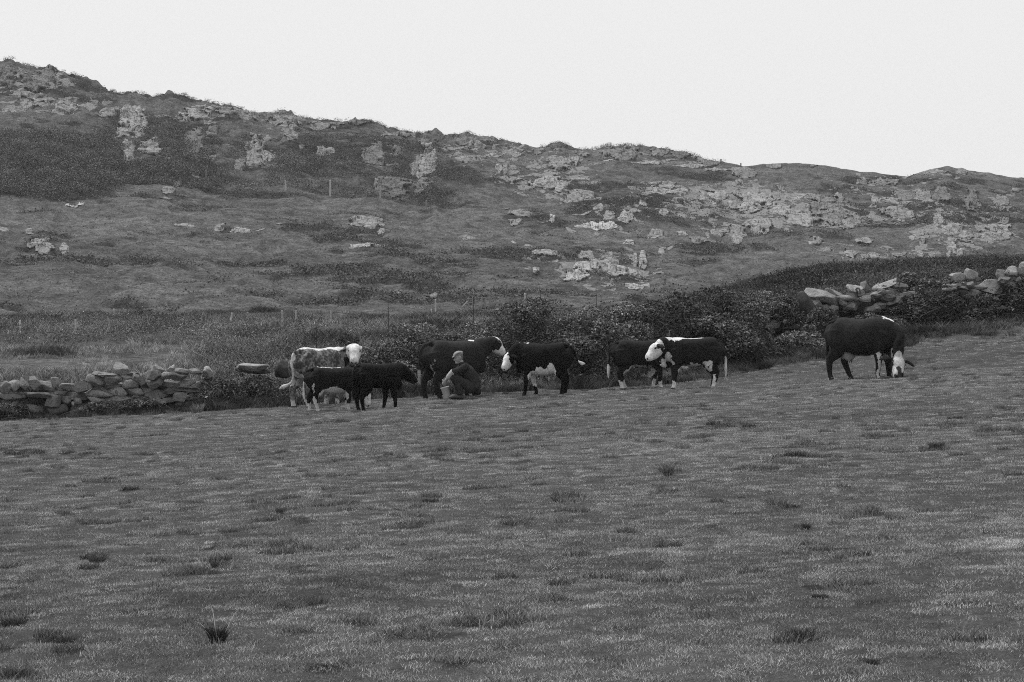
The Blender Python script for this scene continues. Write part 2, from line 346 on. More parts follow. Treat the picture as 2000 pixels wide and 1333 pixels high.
# ------------------------------------------------------------------ hill outcrops
CLUSTERS = [
 ('pale slabs at the far left crest', 'rock slabs on the crest at the top left of the hill', [(66, 156, 50, 28, .19), (14, 150, 36, 28, .18), (95, 148, 26, 24, .18)]),
 ('left shelf', 'long thin pale rock shelves just below the top left crest', [(40, 207, 62, 11, .27), (105, 196, 72, 8, .28), (130, 213, 42, 10, .3), (60, 188, 46, 7, .26)]),
 ('', 'small pale rock pair left of the tall broken crag', [(212, 221, 34, 12, .27)]),
 ('', 'tall broken pale crag high above the dark gully on the left', [(262, 237, 44, 34, .3), (247, 226, 20, 14, .3), (240, 258, 28, 16, .28), (273, 256, 18, 22, .26)]),
 ('', 'rounded pale outcrop under the crest, right of the tall broken crag', [(385, 221, 72, 20, .3)]),
 ('', 'low stony band running under the crest right of the rounded outcrop', [(450, 220, 50, 11, .24), (560, 236, 60, 13, .23), (640, 245, 80, 9, .22), (500, 230, 50, 8, .2)]),
 ('', 'narrow pointed pale rock rib standing in the dark heather', [(252, 300, 20, 46, .27)]),
 ('', 'blocky pale rock right of the narrow pointed rib', [(294, 292, 38, 26, .27)]),
 ('', 'dim grey rock face half overgrown in the middle of the dark slope', [(380, 278, 30, 46, .17), (416, 260, 22, 18, .2)]),
 ('', 'leaning pale rock face with a smaller block beside its foot', [(500, 300, 36, 50, .24), (526, 308, 24, 18, .27), (469, 328, 18, 12, .22), (522, 276, 14, 12, .25)]),
 ('', 'curved rock edge on the brow right of the leaning face', [(570, 268, 24, 30, .24), (560, 256, 26, 8, .22)]),
 ('', 'scatter of small stones in dark heather right of the curved brow', [(637, 298, 30, 10, .24), (590, 294, 12, 8, .2)]),
 ('', 'small low rocks behind the first upper fence posts', [(390, 345, 40, 8, .24), (413, 318, 18, 8, .2), (347, 355, 16, 5, .3)]),
 ('', 'small rock with a thin pale slab below it on the grassy knoll', [(329, 376, 22, 10, .22), (326, 387, 34, 4, .26)]),
 ('', 'bright angular rock on the grass slope at the left', [(148, 399, 32, 11, .45)]),
 ('', 'small pale boulder at the left edge of the dark patch', [(8, 453, 16, 10, .3)]),
 ('', 'upright pale boulder above the broad one in the left dark patch', [(58, 464, 15, 14, .3)]),
 ('', 'broad flat pale boulder in the left dark patch', [(80, 487, 42, 16, .28)]),
 ('', 'small round boulder right of the broad flat one', [(126, 490, 14, 10, .32)]),
 ('', 'row of small white stones along the foot of the dark knoll', [(360, 443, 36, 5, .33), (455, 452, 60, 7, .35), (515, 457, 24, 5, .36), (430, 446, 20, 4, .33), (545, 440, 10, 5, .3)]),
 ('', 'domed pale boulder alone on the middle grass slope', [(716, 437, 56, 15, .3), (744, 453, 14, 5, .33)]),
 ('', 'bright flat boulder below the domed one on the middle slope', [(711, 488, 48, 13, .42), (776, 492, 10, 4, .3)]),
 ('', 'dim rock face left of the tall bright cliff', [(729, 308, 38, 34, .18), (775, 295, 16, 14, .17)]),
 ('', 'tall bright cliff face in the middle of the hill', [(832, 315, 32, 62, .27), (818, 332, 26, 30, .25)]),
 ('', 'overgrown lower rocks at the foot of the bright cliff', [(770, 365, 60, 24, .15), (825, 368, 32, 20, .18), (738, 362, 16, 10, .26)]),
 ('', 'dark crag standing up on the skyline above the cliff', [(852, 262, 26, 22, .13), (835, 268, 20, 10, .15), (778, 262, 56, 8, .24)]),
 ('', 'smooth long slab forming the skyline right of the dark crag', [(925, 270, 84, 12, .17)]),
 ('', 'loose row of pale rocks under the skyline slab', [(925, 288, 34, 13, .24), (962, 306, 44, 9, .3), (1004, 297, 20, 12, .28), (1016, 307, 24, 7, .28), (914, 316, 36, 8, .24)]),
 ('', 'pale block with a thin upright fin beside it', [(974, 328, 15, 16, .3), (987, 335, 7, 22, .27)]),
 ('', 'small rounded summit knob on the middle skyline', [(1087, 283, 46, 12, .14)]),
 ('', 'pair of sloping pale rocks under the summit knob', [(1093, 324, 42, 28, .27), (1122, 318, 24, 18, .27), (1140, 305, 32, 9, .25), (1052, 295, 24, 12, .18)]),
 ('', 'ragged pale rock band stepping down the middle slope', [(1012, 354, 42, 14, .29), (1068, 363, 66, 20, .29), (1100, 370, 24, 16, .3), (1124, 384, 42, 16, .28), (1150, 380, 18, 14, .28)]),
 ('', 'slanting thin ledge above the ragged rock band', [(1131, 349, 42, 8, .3)]),
 ('', 'broken white rocks in the dark heather of the middle slope', [(1168, 406, 20, 20, .3), (1190, 425, 20, 12, .3), (1222, 432, 22, 22, .32), (1240, 418, 18, 18, .28)]),
 ('', 'bright white ledge in the centre of the lower middle slope', [(1157, 450, 76, 8, .42), (1189, 448, 30, 12, .45), (1228, 473, 18, 6, .35)]),
 ('', 'round topped grey rock with a small one at its foot', [(1010, 424, 46, 17, .25), (1005, 440, 24, 7, .28), (985, 408, 30, 8, .22)]),
 ('', 'small upright pale stone beside the white ledge', [(1080, 433, 12, 14, .38), (1058, 436, 20, 4, .3), (1130, 421, 50, 5, .28)]),
 ('', 'low rocks strung out left of the big boulder field', [(1280, 359, 20, 12, .26), (1305, 361, 32, 14, .26), (1294, 379, 64, 12, .3), (1256, 400, 16, 12, .32), (1283, 408, 10, 5, .28), (1297, 420, 14, 10, .28)]),
 ('', 'two pale rocks in grass below the left end of the boulder field', [(1280, 459, 26, 18, .27), (1330, 459, 22, 12, .3)]),
 ('', 'tiny white stones on the grass left of the lower rocks', [(1000, 476, 14, 6, .35), (1031, 480, 18, 6, .35), (1065, 495, 44, 7, .32), (1080, 510, 20, 8, .33), (1047, 533, 14, 8, .36), (917, 465, 26, 5, .24)]),
 ('', 'cluster of bright lower rocks just above the hedge', [(1147, 499, 28, 16, .28), (1162, 520, 20, 24, .3), (1138, 531, 34, 18, .38), (1120, 545, 50, 12, .42), (1190, 520, 28, 30, .27), (1206, 535, 36, 18, .33), (1233, 529, 28, 14, .35)]),
 ('', 'upright curved rock pair at the right of the lower rocks', [(1240, 508, 11, 22, .28), (1256, 518, 12, 32, .3), (1284, 540, 18, 11, .26), (1294, 492, 14, 13, .3), (1310, 488, 10, 8, .3)]),
 ('', 'small white stones nearest to the hedge', [(1240, 561, 30, 7, .4), (1262, 558, 14, 6, .38)]),
 ('', 'dark slabs and pale ledge of the right middle skyline', [(1210, 300, 60, 22, .2), (1287, 296, 34, 14, .2), (1330, 300, 30, 12, .15)]),
 ('', 'long thin pale ledge line under the right middle skyline', [(1230, 317, 110, 7, .33), (1330, 323, 120, 6, .3), (1420, 331, 90, 5, .26)]),
 ('', 'left end of the big pale boulder field', [(1322, 381, 42, 12, .31), (1387, 390, 52, 20, .32), (1410, 375, 72, 12, .3)]),
 ('', 'middle of the big pale boulder field', [(1480, 392, 62, 22, .32), (1468, 410, 38, 18, .3), (1440, 400, 30, 12, .3)]),
 ('', 'lower tongue of the big pale boulder field', [(1482, 438, 44, 22, .27), (1440, 449, 34, 14, .29), (1405, 455, 30, 9, .27), (1440, 468, 18, 14, .28)]),
 ('', 'right end of the big pale boulder field', [(1524, 414, 50, 22, .31), (1566, 424, 54, 26, .3)]),
 ('', 'smooth grey rock dome beside the boulder field', [(1620, 411, 64, 40, .21), (1660, 432, 38, 18, .23)]),
 ('', 'low rocks on the ridge end above the boulder field', [(1450, 340, 42, 14, .19), (1390, 312, 50, 14, .19), (1445, 354, 16, 8, .27), (1510, 323, 24, 6, .2), (1587, 322, 18, 6, .17)]),
 ('', 'dark mound crowned with pale stones', [(1370, 474, 44, 12, .22)]),
 ('', 'small rocks above the smooth grey dome', [(1560, 386, 24, 9, .28), (1587, 390, 40, 8, .26), (1636, 384, 12, 8, .28)]),
 ('', 'dim grey outcrop under the right skyline', [(1682, 355, 18, 14, .23), (1730, 358, 46, 22, .19)]),
 ('', 'pale twin rocks in the right dark slope', [(1708, 398, 14, 18, .27), (1738, 395, 38, 20, .28), (1702, 411, 20, 8, .25)]),
 ('', 'pale rock right of the twin rocks', [(1804, 382, 26, 18, .25), (1765, 384, 36, 12, .18)]),
 ('', 'dim rock faces on the far right slope', [(1840, 386, 28, 22, .16), (1895, 388, 26, 32, .17), (1955, 393, 24, 16, .22), (1986, 373, 18, 8, .24)]),
 ('', 'rocks around the ruined field wall on the right', [(1752, 423, 56, 16, .26)]),
 ('', 'curving pale rock ridge on the right slope', [(1832, 438, 18, 26, .26), (1860, 452, 30, 20, .29), (1880, 462, 34, 14, .27)]),
 ('', 'broad pale rock at the far right', [(1948, 456, 50, 22, .27), (1924, 461, 16, 14, .27)]),
 ('', 'low flat rock left of the leaning boulders', [(1794, 471, 34, 12, .26), (1689, 468, 30, 9, .25)]),
 ('', 'hooked pale rock on the green right slope', [(1590, 467, 28, 14, .25), (1492, 480, 18, 7, .28)]),
 ('', 'row of small rocks along the lower right slope', [(1608, 487, 32, 9, .25), (1660, 496, 24, 13, .25), (1699, 500, 30, 8, .28), (1755, 497, 22, 6, .26), (1790, 497, 24, 6, .26), (1815, 499, 22, 6, .26)]),
 ('', 'leaning boulders stacked on one another at the right', [(1860, 474, 22, 10, .3), (1857, 489, 16, 20, .3), (1874, 494, 11, 13, .35), (1888, 473, 28, 8, .24)]),
 ('', 'pale summit slab of the right hilltop', [(1828, 335, 58, 9, .24), (1878, 333, 16, 12, .22)]),
 ('', 'dark crag breaking the skyline at the left above the long shelf', [(195, 161, 16, 14, .12)]),
 ('', 'low dark crag on the skyline above the rounded pale outcrop', [(325, 183, 24, 12, .13)]),
 ('', 'pointed dark crag on the skyline above the low stony band', [(556, 222, 26, 12, .14)]),
 ('', 'long low crag on the skyline left of the dark standing crag', [(700, 241, 44, 10, .15)]),
 ('', 'stepped dark crag at the right end of the top left crest', [(128, 138, 50, 14, .14)]),
 ('', 'small pale rocks behind the wooden gate', [(841, 584, 24, 5, .26), (772, 571, 16, 5, .24)]),
]
def outcrop(u, v, wd, hg, tone, seed):
    su = max(int(wd * 1.7 / .9), 12); sv = max(int(hg * 1.8 / .7), 14)
    A, B = np.meshgrid(np.linspace(-1.4, 1.4, su), np.linspace(-1.6, 1.4, sv))
    P = at_v(u + A * wd * .56, v + B * hg * .54); N_ = P * (np.array([.8, .10, 1.2]) if hg < wd * .7 else np.array([1., .06, .6]))
    m = 1.12 - (np.abs(A) ** 2.4 + np.abs(B) ** 2.4) + 1.0 * fbm(N_, 1 / 1.3, 3, seed) + .8 * fbm(N_, 1 / .4, 3, seed + 5)
    f1, f2, cid = worley(N_ @ np.array([[.9, 0, -.43], [0, 1, 0], [.43, 0, .9]]), 1 / .75, seed + 2); g1, g2, gid = worley(N_, 1 / .28, seed + 4)
    rel = min(.4 + hg * .03, 1.5)
    hgt = np.where(m > 0, rel * np.clip(m, 0, 1) ** .4 * (.45 + .55 * cid) + .10 * gid - .12 * (f2 - f1 < .06), -.5 + 1.2 * np.maximum(m, -.8))
    hgt = hgt + .07 * fbm(N_, 1 / .3, 2, seed + 9)
    d = np.array([.0, -.85, .10]); P = P + hgt[..., None] * d
    n = su; i = np.arange((sv - 1) * (su - 1)); a = (i // (su - 1)) * n + i % (su - 1)
    f = np.stack([a, a + n, a + n + 1, a + 1], 1)
    keep = (m.ravel()[f] > -.55).any(1)
    t = .90 * tone * (.72 + .4 * cid + .2 * gid)
    return P.reshape(-1, 3), f[keep], t.ravel()
for ci, (_, lab, L) in enumerate(CLUSTERS):
    V, fs, T = join([outcrop(u, v, a, b, t, ci * 31 + j * 7) for j, (u, v, a, b, t) in enumerate(L)])
    used = np.unique(np.concatenate([f.ravel() for f in fs])); mp = np.full(len(V), -1); mp[used] = np.arange(len(used))
    V = V[used]; T = T[used]; fs = [mp[f] for f in fs]; c = V.mean(0)
    o = link('rock_outcrop', mesh('rock_outcrop', V - c, fs, T, False), M_ROCK, loc=c); tag(o, lab, 'rock outcrop', 'rock outcrops on the hillside')

# heather tufts and coarse grass on the hill: nobody could count them
OC = [(u, v, a * .62, b * .75, 1) for _, _, L in CLUSTERS for u, v, a, b, t in L]
def hill_scatter():
    n = 90000; u = RNG.uniform(-150, 2150, n); q = RNG.uniform(0, 1, n) ** .8; D = np.interp(q, FK[::-1], DK[::-1])
    z = ground(u, D); t, dk = hill_tone(u, D, z)
    dens = .10 + .9 * dk; kp = RNG.uniform(0, 1, n) < dens; u, D, z, dk = u[kp], D[kp], z[kp], dk[kp]
    kp = patches(OC, u, HOR - (z - ZC) * F / D) < .35; u, D, z, dk = u[kp], D[kp], z[kp], dk[kp]
    C = v3(D * (u - 1000) / F, D, z); s = RNG.uniform(.2, .5, len(C)) * (1 + .5 * dk)
    rep = 9; CC = np.repeat(C, rep, 0); S = np.repeat(s, rep); off = RNG.normal(size=(len(CC), 3)) * np.stack([S * .55, S * .55, S * .25], 1); off[:, 2] = np.abs(off[:, 2])
    tone = np.repeat(.055 + .03 * RNG.uniform(0, 1, len(C)) + (1 - dk) * .05, rep) * RNG.uniform(.75, 1.3, len(CC))
    return leaves(CC + off * .8, S * RNG.uniform(.15, .34, len(CC)), tone, np.array([0, -.4, .8]), .7)
V, f, t = hill_scatter(); o = link('heather', mesh('heather', V, f, t), M_LEAF)
tag(o, 'low dark heather and coarse tufts over the rocky hill', 'heather', kind='stuff')

# taller scrub filling the gully at the left and the fringe along the crest
def scrub(n, area, hs, tone0, per=110):
    parts = []
    for k in range(n):
        u, v = area(); P = at_v(u, v); s = RNG.uniform(*hs)
        o = unit(RNG.normal(size=(per * int(1 + s), 3))) * RNG.uniform(.5, 1.05, (per * int(1 + s), 1)) * np.array([s * .75, s * .6, s * .6]); o[:, 2] = np.abs(o[:, 2])
        parts.append(leaves(P + o, (.05 + s * .045) * RNG.uniform(.6, 1.4, len(o)), tone0 * RNG.uniform(.6, 1.5) * RNG.uniform(.75, 1.3, len(o)), o * 1.2, .7))
    return join(parts)
def gully():
    while True:
        u = RNG.uniform(-60, 900); v = RNG.uniform(255, 395)
        if patches(DARK[:6], np.array(u), np.array(v)) > .45 and patches(OC, np.array(u), np.array(v - 3)) < .2 and patches(OC, np.array(u), np.array(v - 12)) < .5 and (u < 420 or RNG.uniform() < .25): return u, v
def crest():
    u = RNG.uniform(-20, 1420); return u, sky_v(u) + abs(RNG.normal()) * 2
V, f, t = scrub(1000, gully, (.6, 2.2), .085); o = link('scrub', mesh('scrub', V, f, t), M_LEAF)
tag(o, 'dark bushy scrub filling the gully on the left of the hill', 'scrub', kind='stuff')
V, f, t = scrub(420, crest, (.25, 1.0), .06, 60); o = link('crest_heather', mesh('crest_heather', V, f, t), M_LEAF)
tag(o, 'dark ragged heather fringe along the hill crest', 'heather', kind='stuff')

# ------------------------------------------------------------------ grass of the pasture (stuff, instanced clumps)
def clump_mesh(name, nb, rad, h, wd, lean, seed):
    r = np.random.default_rng(seed)
    a = r.uniform(0, 6.283, nb); q = np.sqrt(r.uniform(0, 1, nb)) * rad
    P0 = v3(q * np.cos(a), q * np.sin(a), -.01); b = r.uniform(0, 6.283, nb); L = r.uniform(.45, 1.1, nb) * h; ln = L * r.uniform(.1, lean, nb)
    d = v3(np.cos(b), np.sin(b), 0) * ln[:, None]; P2 = P0 + d + v3(0, 0, L); P1 = P0 + d * .25 + v3(0, 0, L * .65)
    t = r.uniform(.65, 1.35, nb) * np.where(r.uniform(0, 1, nb) < .03, 1.6, 1)
    V, f, T = strips(P0, P1, P2, wd, t, 2)
    return mesh(name, V, f, T)
k = NT('grass_blades', .7, .25)
t = k.math('MULTIPLY', k.attr('tone'), k.attr('ptone', 'INSTANCER')); k.col(t)
M_GRASS = k.m
def scatter(name, P, sc_, rot, ptone, var, sources, mat, label, cat):
    me = bpy.data.meshes.new(name); me.vertices.add(len(P)); me.vertices.foreach_set('co', P.astype(np.float32).ravel())
    for kk, a in (('psc', sc_), ('prot', rot), ('ptone', ptone), ('pvar', var)):
        me.attributes.new(kk, 'FLOAT', 'POINT').data.foreach_set('value', np.asarray(a, np.float32))
    o = link(name, me); g = bpy.data.node_groups.new(name, 'GeometryNodeTree')
    g.interface.new_socket('Geometry', in_out='INPUT', socket_type='NodeSocketGeometry'); g.interface.new_socket('Geometry', in_out='OUTPUT', socket_type='NodeSocketGeometry')
    gi = g.nodes.new('NodeGroupInput'); go = g.nodes.new('NodeGroupOutput'); jn = g.nodes.new('GeometryNodeJoinGeometry')
    def na(nm):
        q = g.nodes.new('GeometryNodeInputNamedAttribute'); q.data_type = 'FLOAT'; q.inputs['Name'].default_value = nm; return q.outputs['Attribute']
    for i, sm in enumerate(sources):
        sm.materials.clear(); sm.materials.append(mat)
        so = bpy.data.objects.new(name + '_source', sm)                # only a mesh holder, never linked to the scene
        oi = g.nodes.new('GeometryNodeObjectInfo'); oi.inputs['Object'].default_value = so
        ip = g.nodes.new('GeometryNodeInstanceOnPoints'); cp = g.nodes.new('FunctionNodeCompare'); cp.data_type = 'FLOAT'; cp.operation = 'EQUAL'
        g.links.new(na('pvar'), cp.inputs[0]); cp.inputs[1].default_value = float(i); cp.inputs['Epsilon'].default_value = .1
        g.links.new(gi.outputs[0], ip.inputs['Points']); g.links.new(cp.outputs[0], ip.inputs['Selection']); g.links.new(oi.outputs['Geometry'], ip.inputs['Instance'])
        cx = g.nodes.new('ShaderNodeCombineXYZ'); g.links.new(na('prot'), cx.inputs[2]); g.links.new(cx.outputs[0], ip.inputs['Rotation'])
        g.links.new(na('psc'), ip.inputs['Scale']); g.links.new(ip.outputs[0], jn.inputs[0])
    g.links.new(jn.outputs[0], go.inputs[0]); md = o.modifiers.new('scatter', 'NODES'); md.node_group = g
    return tag(o, label, cat, kind='stuff')
def field_points(D0, D1, dens, side=3.6):
    f = lambda D: 1000 * D / F + side; W = f(D1); n = int(2 * W * (D1 - D0) * dens)
    D = RNG.uniform(D0, D1, n); x = RNG.uniform(-W, W, n); kp = np.abs(x) < f(D); return 1000 + x[kp] * F / D[kp], D[kp]
us_, Ds_ = zip(field_points(9, 20, 125), field_points(20, 33, 85), field_points(33, 57, 60)); u = np.concatenate(us_); D = np.concatenate(Ds_)
x = D * (u - 1000) / F; z = ground(u, D); dk, sp, lt, big, n1_, n2_ = field_marks(x, D); r = RNG.uniform(0, 1, len(u))
n5_ = fbm(v3(x, D), 1 / .13, 2, 93); tone = .33 * np.clip(1 + .15 * big + .30 * n1_ + .32 * n2_ + .30 * n5_, .35, 2) * RNG.uniform(.6, 1.35, len(u)) * (1 - .62 * dk) * (1 - .62 * sp) + lt * .24
size = RNG.uniform(.7, 1.2, len(u)) * (1 + .8 * sp * RNG.uniform(.2, 1, len(u)) + .9 * dk * RNG.uniform(.1, 1, len(u)))
var = np.where(size > 1.5, 2, np.where(r < .5, 0, 1)); size = np.where(var == 2, size * .62, size)
scatter('pasture_grass', v3(x, D, z), size, RNG.uniform(0, 6.28, len(u)), tone, var,
        [clump_mesh('short', 100, .10, .018, .0024, 1.1, 1), clump_mesh('short', 85, .085, .024, .0024, 1.2, 2), clump_mesh('rough', 110, .085, .055, .0026, 1.2, 3)], M_GRASS,
        'short grazed grass of the pasture with darker rough patches', 'grass')

# ------------------------------------------------------------------ rough herbage and weeds behind the wall
def band_points(n, u0, u1, D0, D1): return RNG.uniform(u0, u1, n), np.sqrt(RNG.uniform(D0 ** 2, D1 ** 2, n))
u, D = band_points(60000, -150, 1250, 54, 150); x = D * (u - 1000) / F; z = ground(u, D)
wgt = fbm(v3(x, D), 1 / 2.5, 3, 91) + .5 * (RNG.uniform(0, 1, len(u)) - .5); pale = np.exp(-((D - 63) / 3.5) ** 2) * ss(430, 300, u)
keep = (wgt > -.25) & ((D > 58) | (u > 380)); u, D, x, z, wgt = (q[keep] for q in (u, D, x, z, wgt))
scatter('rough_grass', v3(x, D, z), RNG.uniform(.7, 1.5, len(u)) * (1 + .5 * wgt) * (1 - .6 * pale[keep]), RNG.uniform(0, 6.28, len(u)), 0.19 * np.clip(1 - .9 * wgt, .25, 2) * (1 + .6 * pale[keep]) * RNG.uniform(.5, 1.6, len(u)), RNG.integers(0, 2, len(u)),
        [clump_mesh('weedy', 40, .22, .14, .008, 1.0, 4), clump_mesh('weedy', 34, .25, .20, .009, 1.2, 5)], M_GRASS, 'rough grass and rushes on the level ground behind the wall', 'rough grass')
u, D = band_points(14000, 1000, 2260, 56, 86); x = D * (u - 1000) / F; z = ground(u, D)
scatter('coarse_grass', v3(x, D, z), RNG.uniform(.5, 1.1, len(u)), RNG.uniform(0, 6.28, len(u)), .07 * np.clip(1 + 1.1 * fbm(v3(x, D), 1 / 2.2, 3, 99), .25, 2) * RNG.uniform(.5, 1.5, len(u)), RNG.integers(0, 2, len(u)),
        [clump_mesh('weedy', 36, .22, .14, .008, 1.0, 6), clump_mesh('weedy', 30, .25, .2, .009, 1.2, 7)], M_GRASS, 'coarse dark grass on the bank behind the right hand wall', 'coarse grass')
def weeds(n):
    """leafy docks and bramble shoots with pale flower heads, a loose belt behind the wall"""
    parts = []
    for k in range(n):
        u = RNG.uniform(-150, 760); D = RNG.uniform(68, 80) if u < 400 else RNG.uniform(56, 72); h = RNG.uniform(.12, .42) * (1.25 if 250 < u < 640 else .8); x = D * (u - 1000) / F; z = float(ground(u, D))
        m = 16 + int(90 * h / .5); C = np.array([x, D, z]) + RNG.normal(size=(m, 3)) * np.array([.16, .16, .0]) + v3(0, 0, RNG.uniform(0, h, m))
        parts.append(leaves(C, RNG.uniform(.025, .06, m), .12 * (1 + .7 * float(fbm(np.array([x, D, 0.]), 1 / 2., 2, 95))) * RNG.uniform(.6, 1.6, m)))
        if RNG.uniform() < .5:
            q = RNG.integers(1, 5); C = np.array([x, D, z + h]) + RNG.normal(size=(q, 3)) * .10; parts.append(leaves(C, RNG.uniform(.025, .055, q), RNG.uniform(.2, .5, q)))
    return join(parts)
V, f, t = weeds(900); o = link('weeds', mesh('weeds', V, f, t), M_LEAF); tag(o, 'tangled leafy weeds dotted with small white flowers behind the low wall', 'weeds', kind='stuff')

# ------------------------------------------------------------------ stones
import bmesh
def ico(sub):
    bm = bmesh.new(); bmesh.ops.create_icosphere(bm, subdivisions=sub, radius=1); bm.verts.ensure_lookup_table()
    V = np.array([v.co[:] for v in bm.verts]); Fc = np.array([[v.index for v in f.verts] for f in bm.faces]); bm.free(); return V, Fc
ICO = ico(4)
def stone_mesh(name, dims, tone, seed, rot=0., cuts=11):
    r = np.random.default_rng(seed); V = ICO[0] * 1.25
    for _ in range(cuts):
        n = unit(r.normal(size=3) * np.array([1, 1, 1.3])); d = V @ n; lim = r.uniform(.62, .95)
        V = V - np.maximum(d - lim, 0)[:, None] * n
    for n in (np.array([0, 0, 1.]), np.array([0, 0, -1.])):
        d = V @ n; V = V - np.maximum(d - .72, 0)[:, None] * n
    V = V * (1 + .05 * fbm(V, 2.2, 3, seed))[:, None]
    V = V * np.array(dims) / 2 / np.array([1., 1., .74])
    c, s = math.cos(rot), math.sin(rot); V = V @ np.array([[c, 0, -s], [0, 1, 0], [s, 0, c]])
    return mesh(name, V, ICO[1], np.full(len(V), tone) * (1 + .12 * fbm(V, 5, 2, seed + 3)), False)

def wall_stone(parent, u, v, wpx, hpx, D, tone, seed, rot=0., depth=None):
    s = D / F; p = px(u, D, v); dims = (wpx * s * 1.12, depth or max(wpx * s * .8, .25), hpx * s * 1.18)
    o = link('stone', stone_mesh('stone', dims, tone, seed, rot), M_STONE, parent, tuple(np.array(p) - np.array(parent.location)))
    return o
# left wall: laid in courses up to the ragged top line
WL = empty('dry_stone_wall', px(150, 52.6), 'grey dry stone wall of rough field stones running in from the left edge', 'stone wall')
TOPU = [-60, 0, 60, 110, 150, 200, 250, 262, 300, 330, 375, 415]; TOPV = [744, 742, 745, 738, 745, 742, 738, 738, 733, 735, 736, 748]
SPEC = [(240, 724, 30, 19, .5, .30), (306, 722, 22, 12, .1, .27), (297, 733, 26, 18, -.4, .22), (335, 722, 16, 10, -.6, .33), (328, 734, 20, 12, 0, .33), (352, 725, 26, 9, .15, .25), (348, 736, 32, 14, .2, .17),
        (204, 731, 46, 6, .12, .20), (190, 745, 34, 18, .25, .22), (209, 737, 14, 8, .1, .24), (222, 742, 26, 14, .1, .21), (28, 754, 24, 20, .2, .26), (10, 757, 20, 20, .5, .22), (48, 752, 26, 12, .8, .22), (68, 749, 26, 16, .8, .2),
        (247, 738, 22, 7, 0, .27), (258, 731, 26, 7, -.2, .19), (277, 743, 14, 16, -.6, .22), (307, 748, 36, 16, -.5, .15), (380, 726, 28, 10, .1, .2), (108, 749, 16, 20, .1, .23), (132, 757, 30, 14, .1, .24), (160, 756, 34, 20, -.3, .22),
        (265, 738, 16, 12, .5, .24), (350, 775, 26, 16, .1, .2), (105, 783, 32, 20, .1, .16), (74, 772, 50, 10, .03, .17), (25, 775, 46, 12, .05, .17), (130, 783, 18, 14, .1, .19), (152, 783, 16, 10, .2, .2), (144, 789, 14, 7, .4, .27)]
for j, (u, v, a, b, rt, tn) in enumerate(SPEC): wall_stone(WL, u, v, a, b, 52.45 - .1 * RNG.uniform(), tn, 500 + j, rt)
cnt = 0
for row in range(5):
    u = -66 + RNG.uniform(0, 20)
    while u < 384 and cnt < 66:
        wpx = RNG.uniform(26, 46); uc = u + wpx / 2; u += wpx * .97; top = np.interp(uc, TOPU, TOPV) + 9; bot = 600 + (ZC - float(ground(uc, 52.6))) * F / 52.6 - 6
        hpx = (bot - top) / 4.2; v = top + (row + .45) * hpx + 2.5 * math.sin(uc / 23. + row)
        if v > bot - 2 or any(abs(uc - q[0]) < q[2] * .42 and abs(v - q[1]) < q[3] * .42 for q in SPEC): continue
        if RNG.uniform() < .12:                               # two thin stones instead of one
            wall_stone(WL, uc, v - hpx * .24, wpx * 1.05, hpx * .55, 52.6, RNG.uniform(.14, .24), 700 + cnt, RNG.uniform(-.12, .12)); v += hpx * .26; hpx *= .6; cnt += 1
        wall_stone(WL, uc, v + RNG.uniform(-1, 1), wpx * 1.08, hpx * RNG.uniform(1., 1.22), 52.6, RNG.uniform(.11, .32), 700 + cnt, RNG.uniform(-.2, .2)); cnt += 1
# rubble heart of the wall so that no light comes through
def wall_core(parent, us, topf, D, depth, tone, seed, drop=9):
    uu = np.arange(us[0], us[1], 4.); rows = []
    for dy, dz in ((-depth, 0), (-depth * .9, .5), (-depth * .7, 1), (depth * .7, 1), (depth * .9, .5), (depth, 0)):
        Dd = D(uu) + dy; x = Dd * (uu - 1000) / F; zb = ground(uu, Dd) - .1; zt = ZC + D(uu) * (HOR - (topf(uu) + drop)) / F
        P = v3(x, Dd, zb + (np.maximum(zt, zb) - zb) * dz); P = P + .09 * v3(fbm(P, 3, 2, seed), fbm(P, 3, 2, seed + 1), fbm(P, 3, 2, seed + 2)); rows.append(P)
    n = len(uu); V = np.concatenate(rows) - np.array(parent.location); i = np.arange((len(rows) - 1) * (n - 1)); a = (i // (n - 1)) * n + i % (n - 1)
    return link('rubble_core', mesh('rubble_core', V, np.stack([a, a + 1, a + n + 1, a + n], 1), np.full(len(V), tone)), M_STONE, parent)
wall_core(WL, (-78, 385), lambda u: np.interp(u, TOPU, TOPV), lambda u: 52.75 + u * 0, .2, .06, 4)

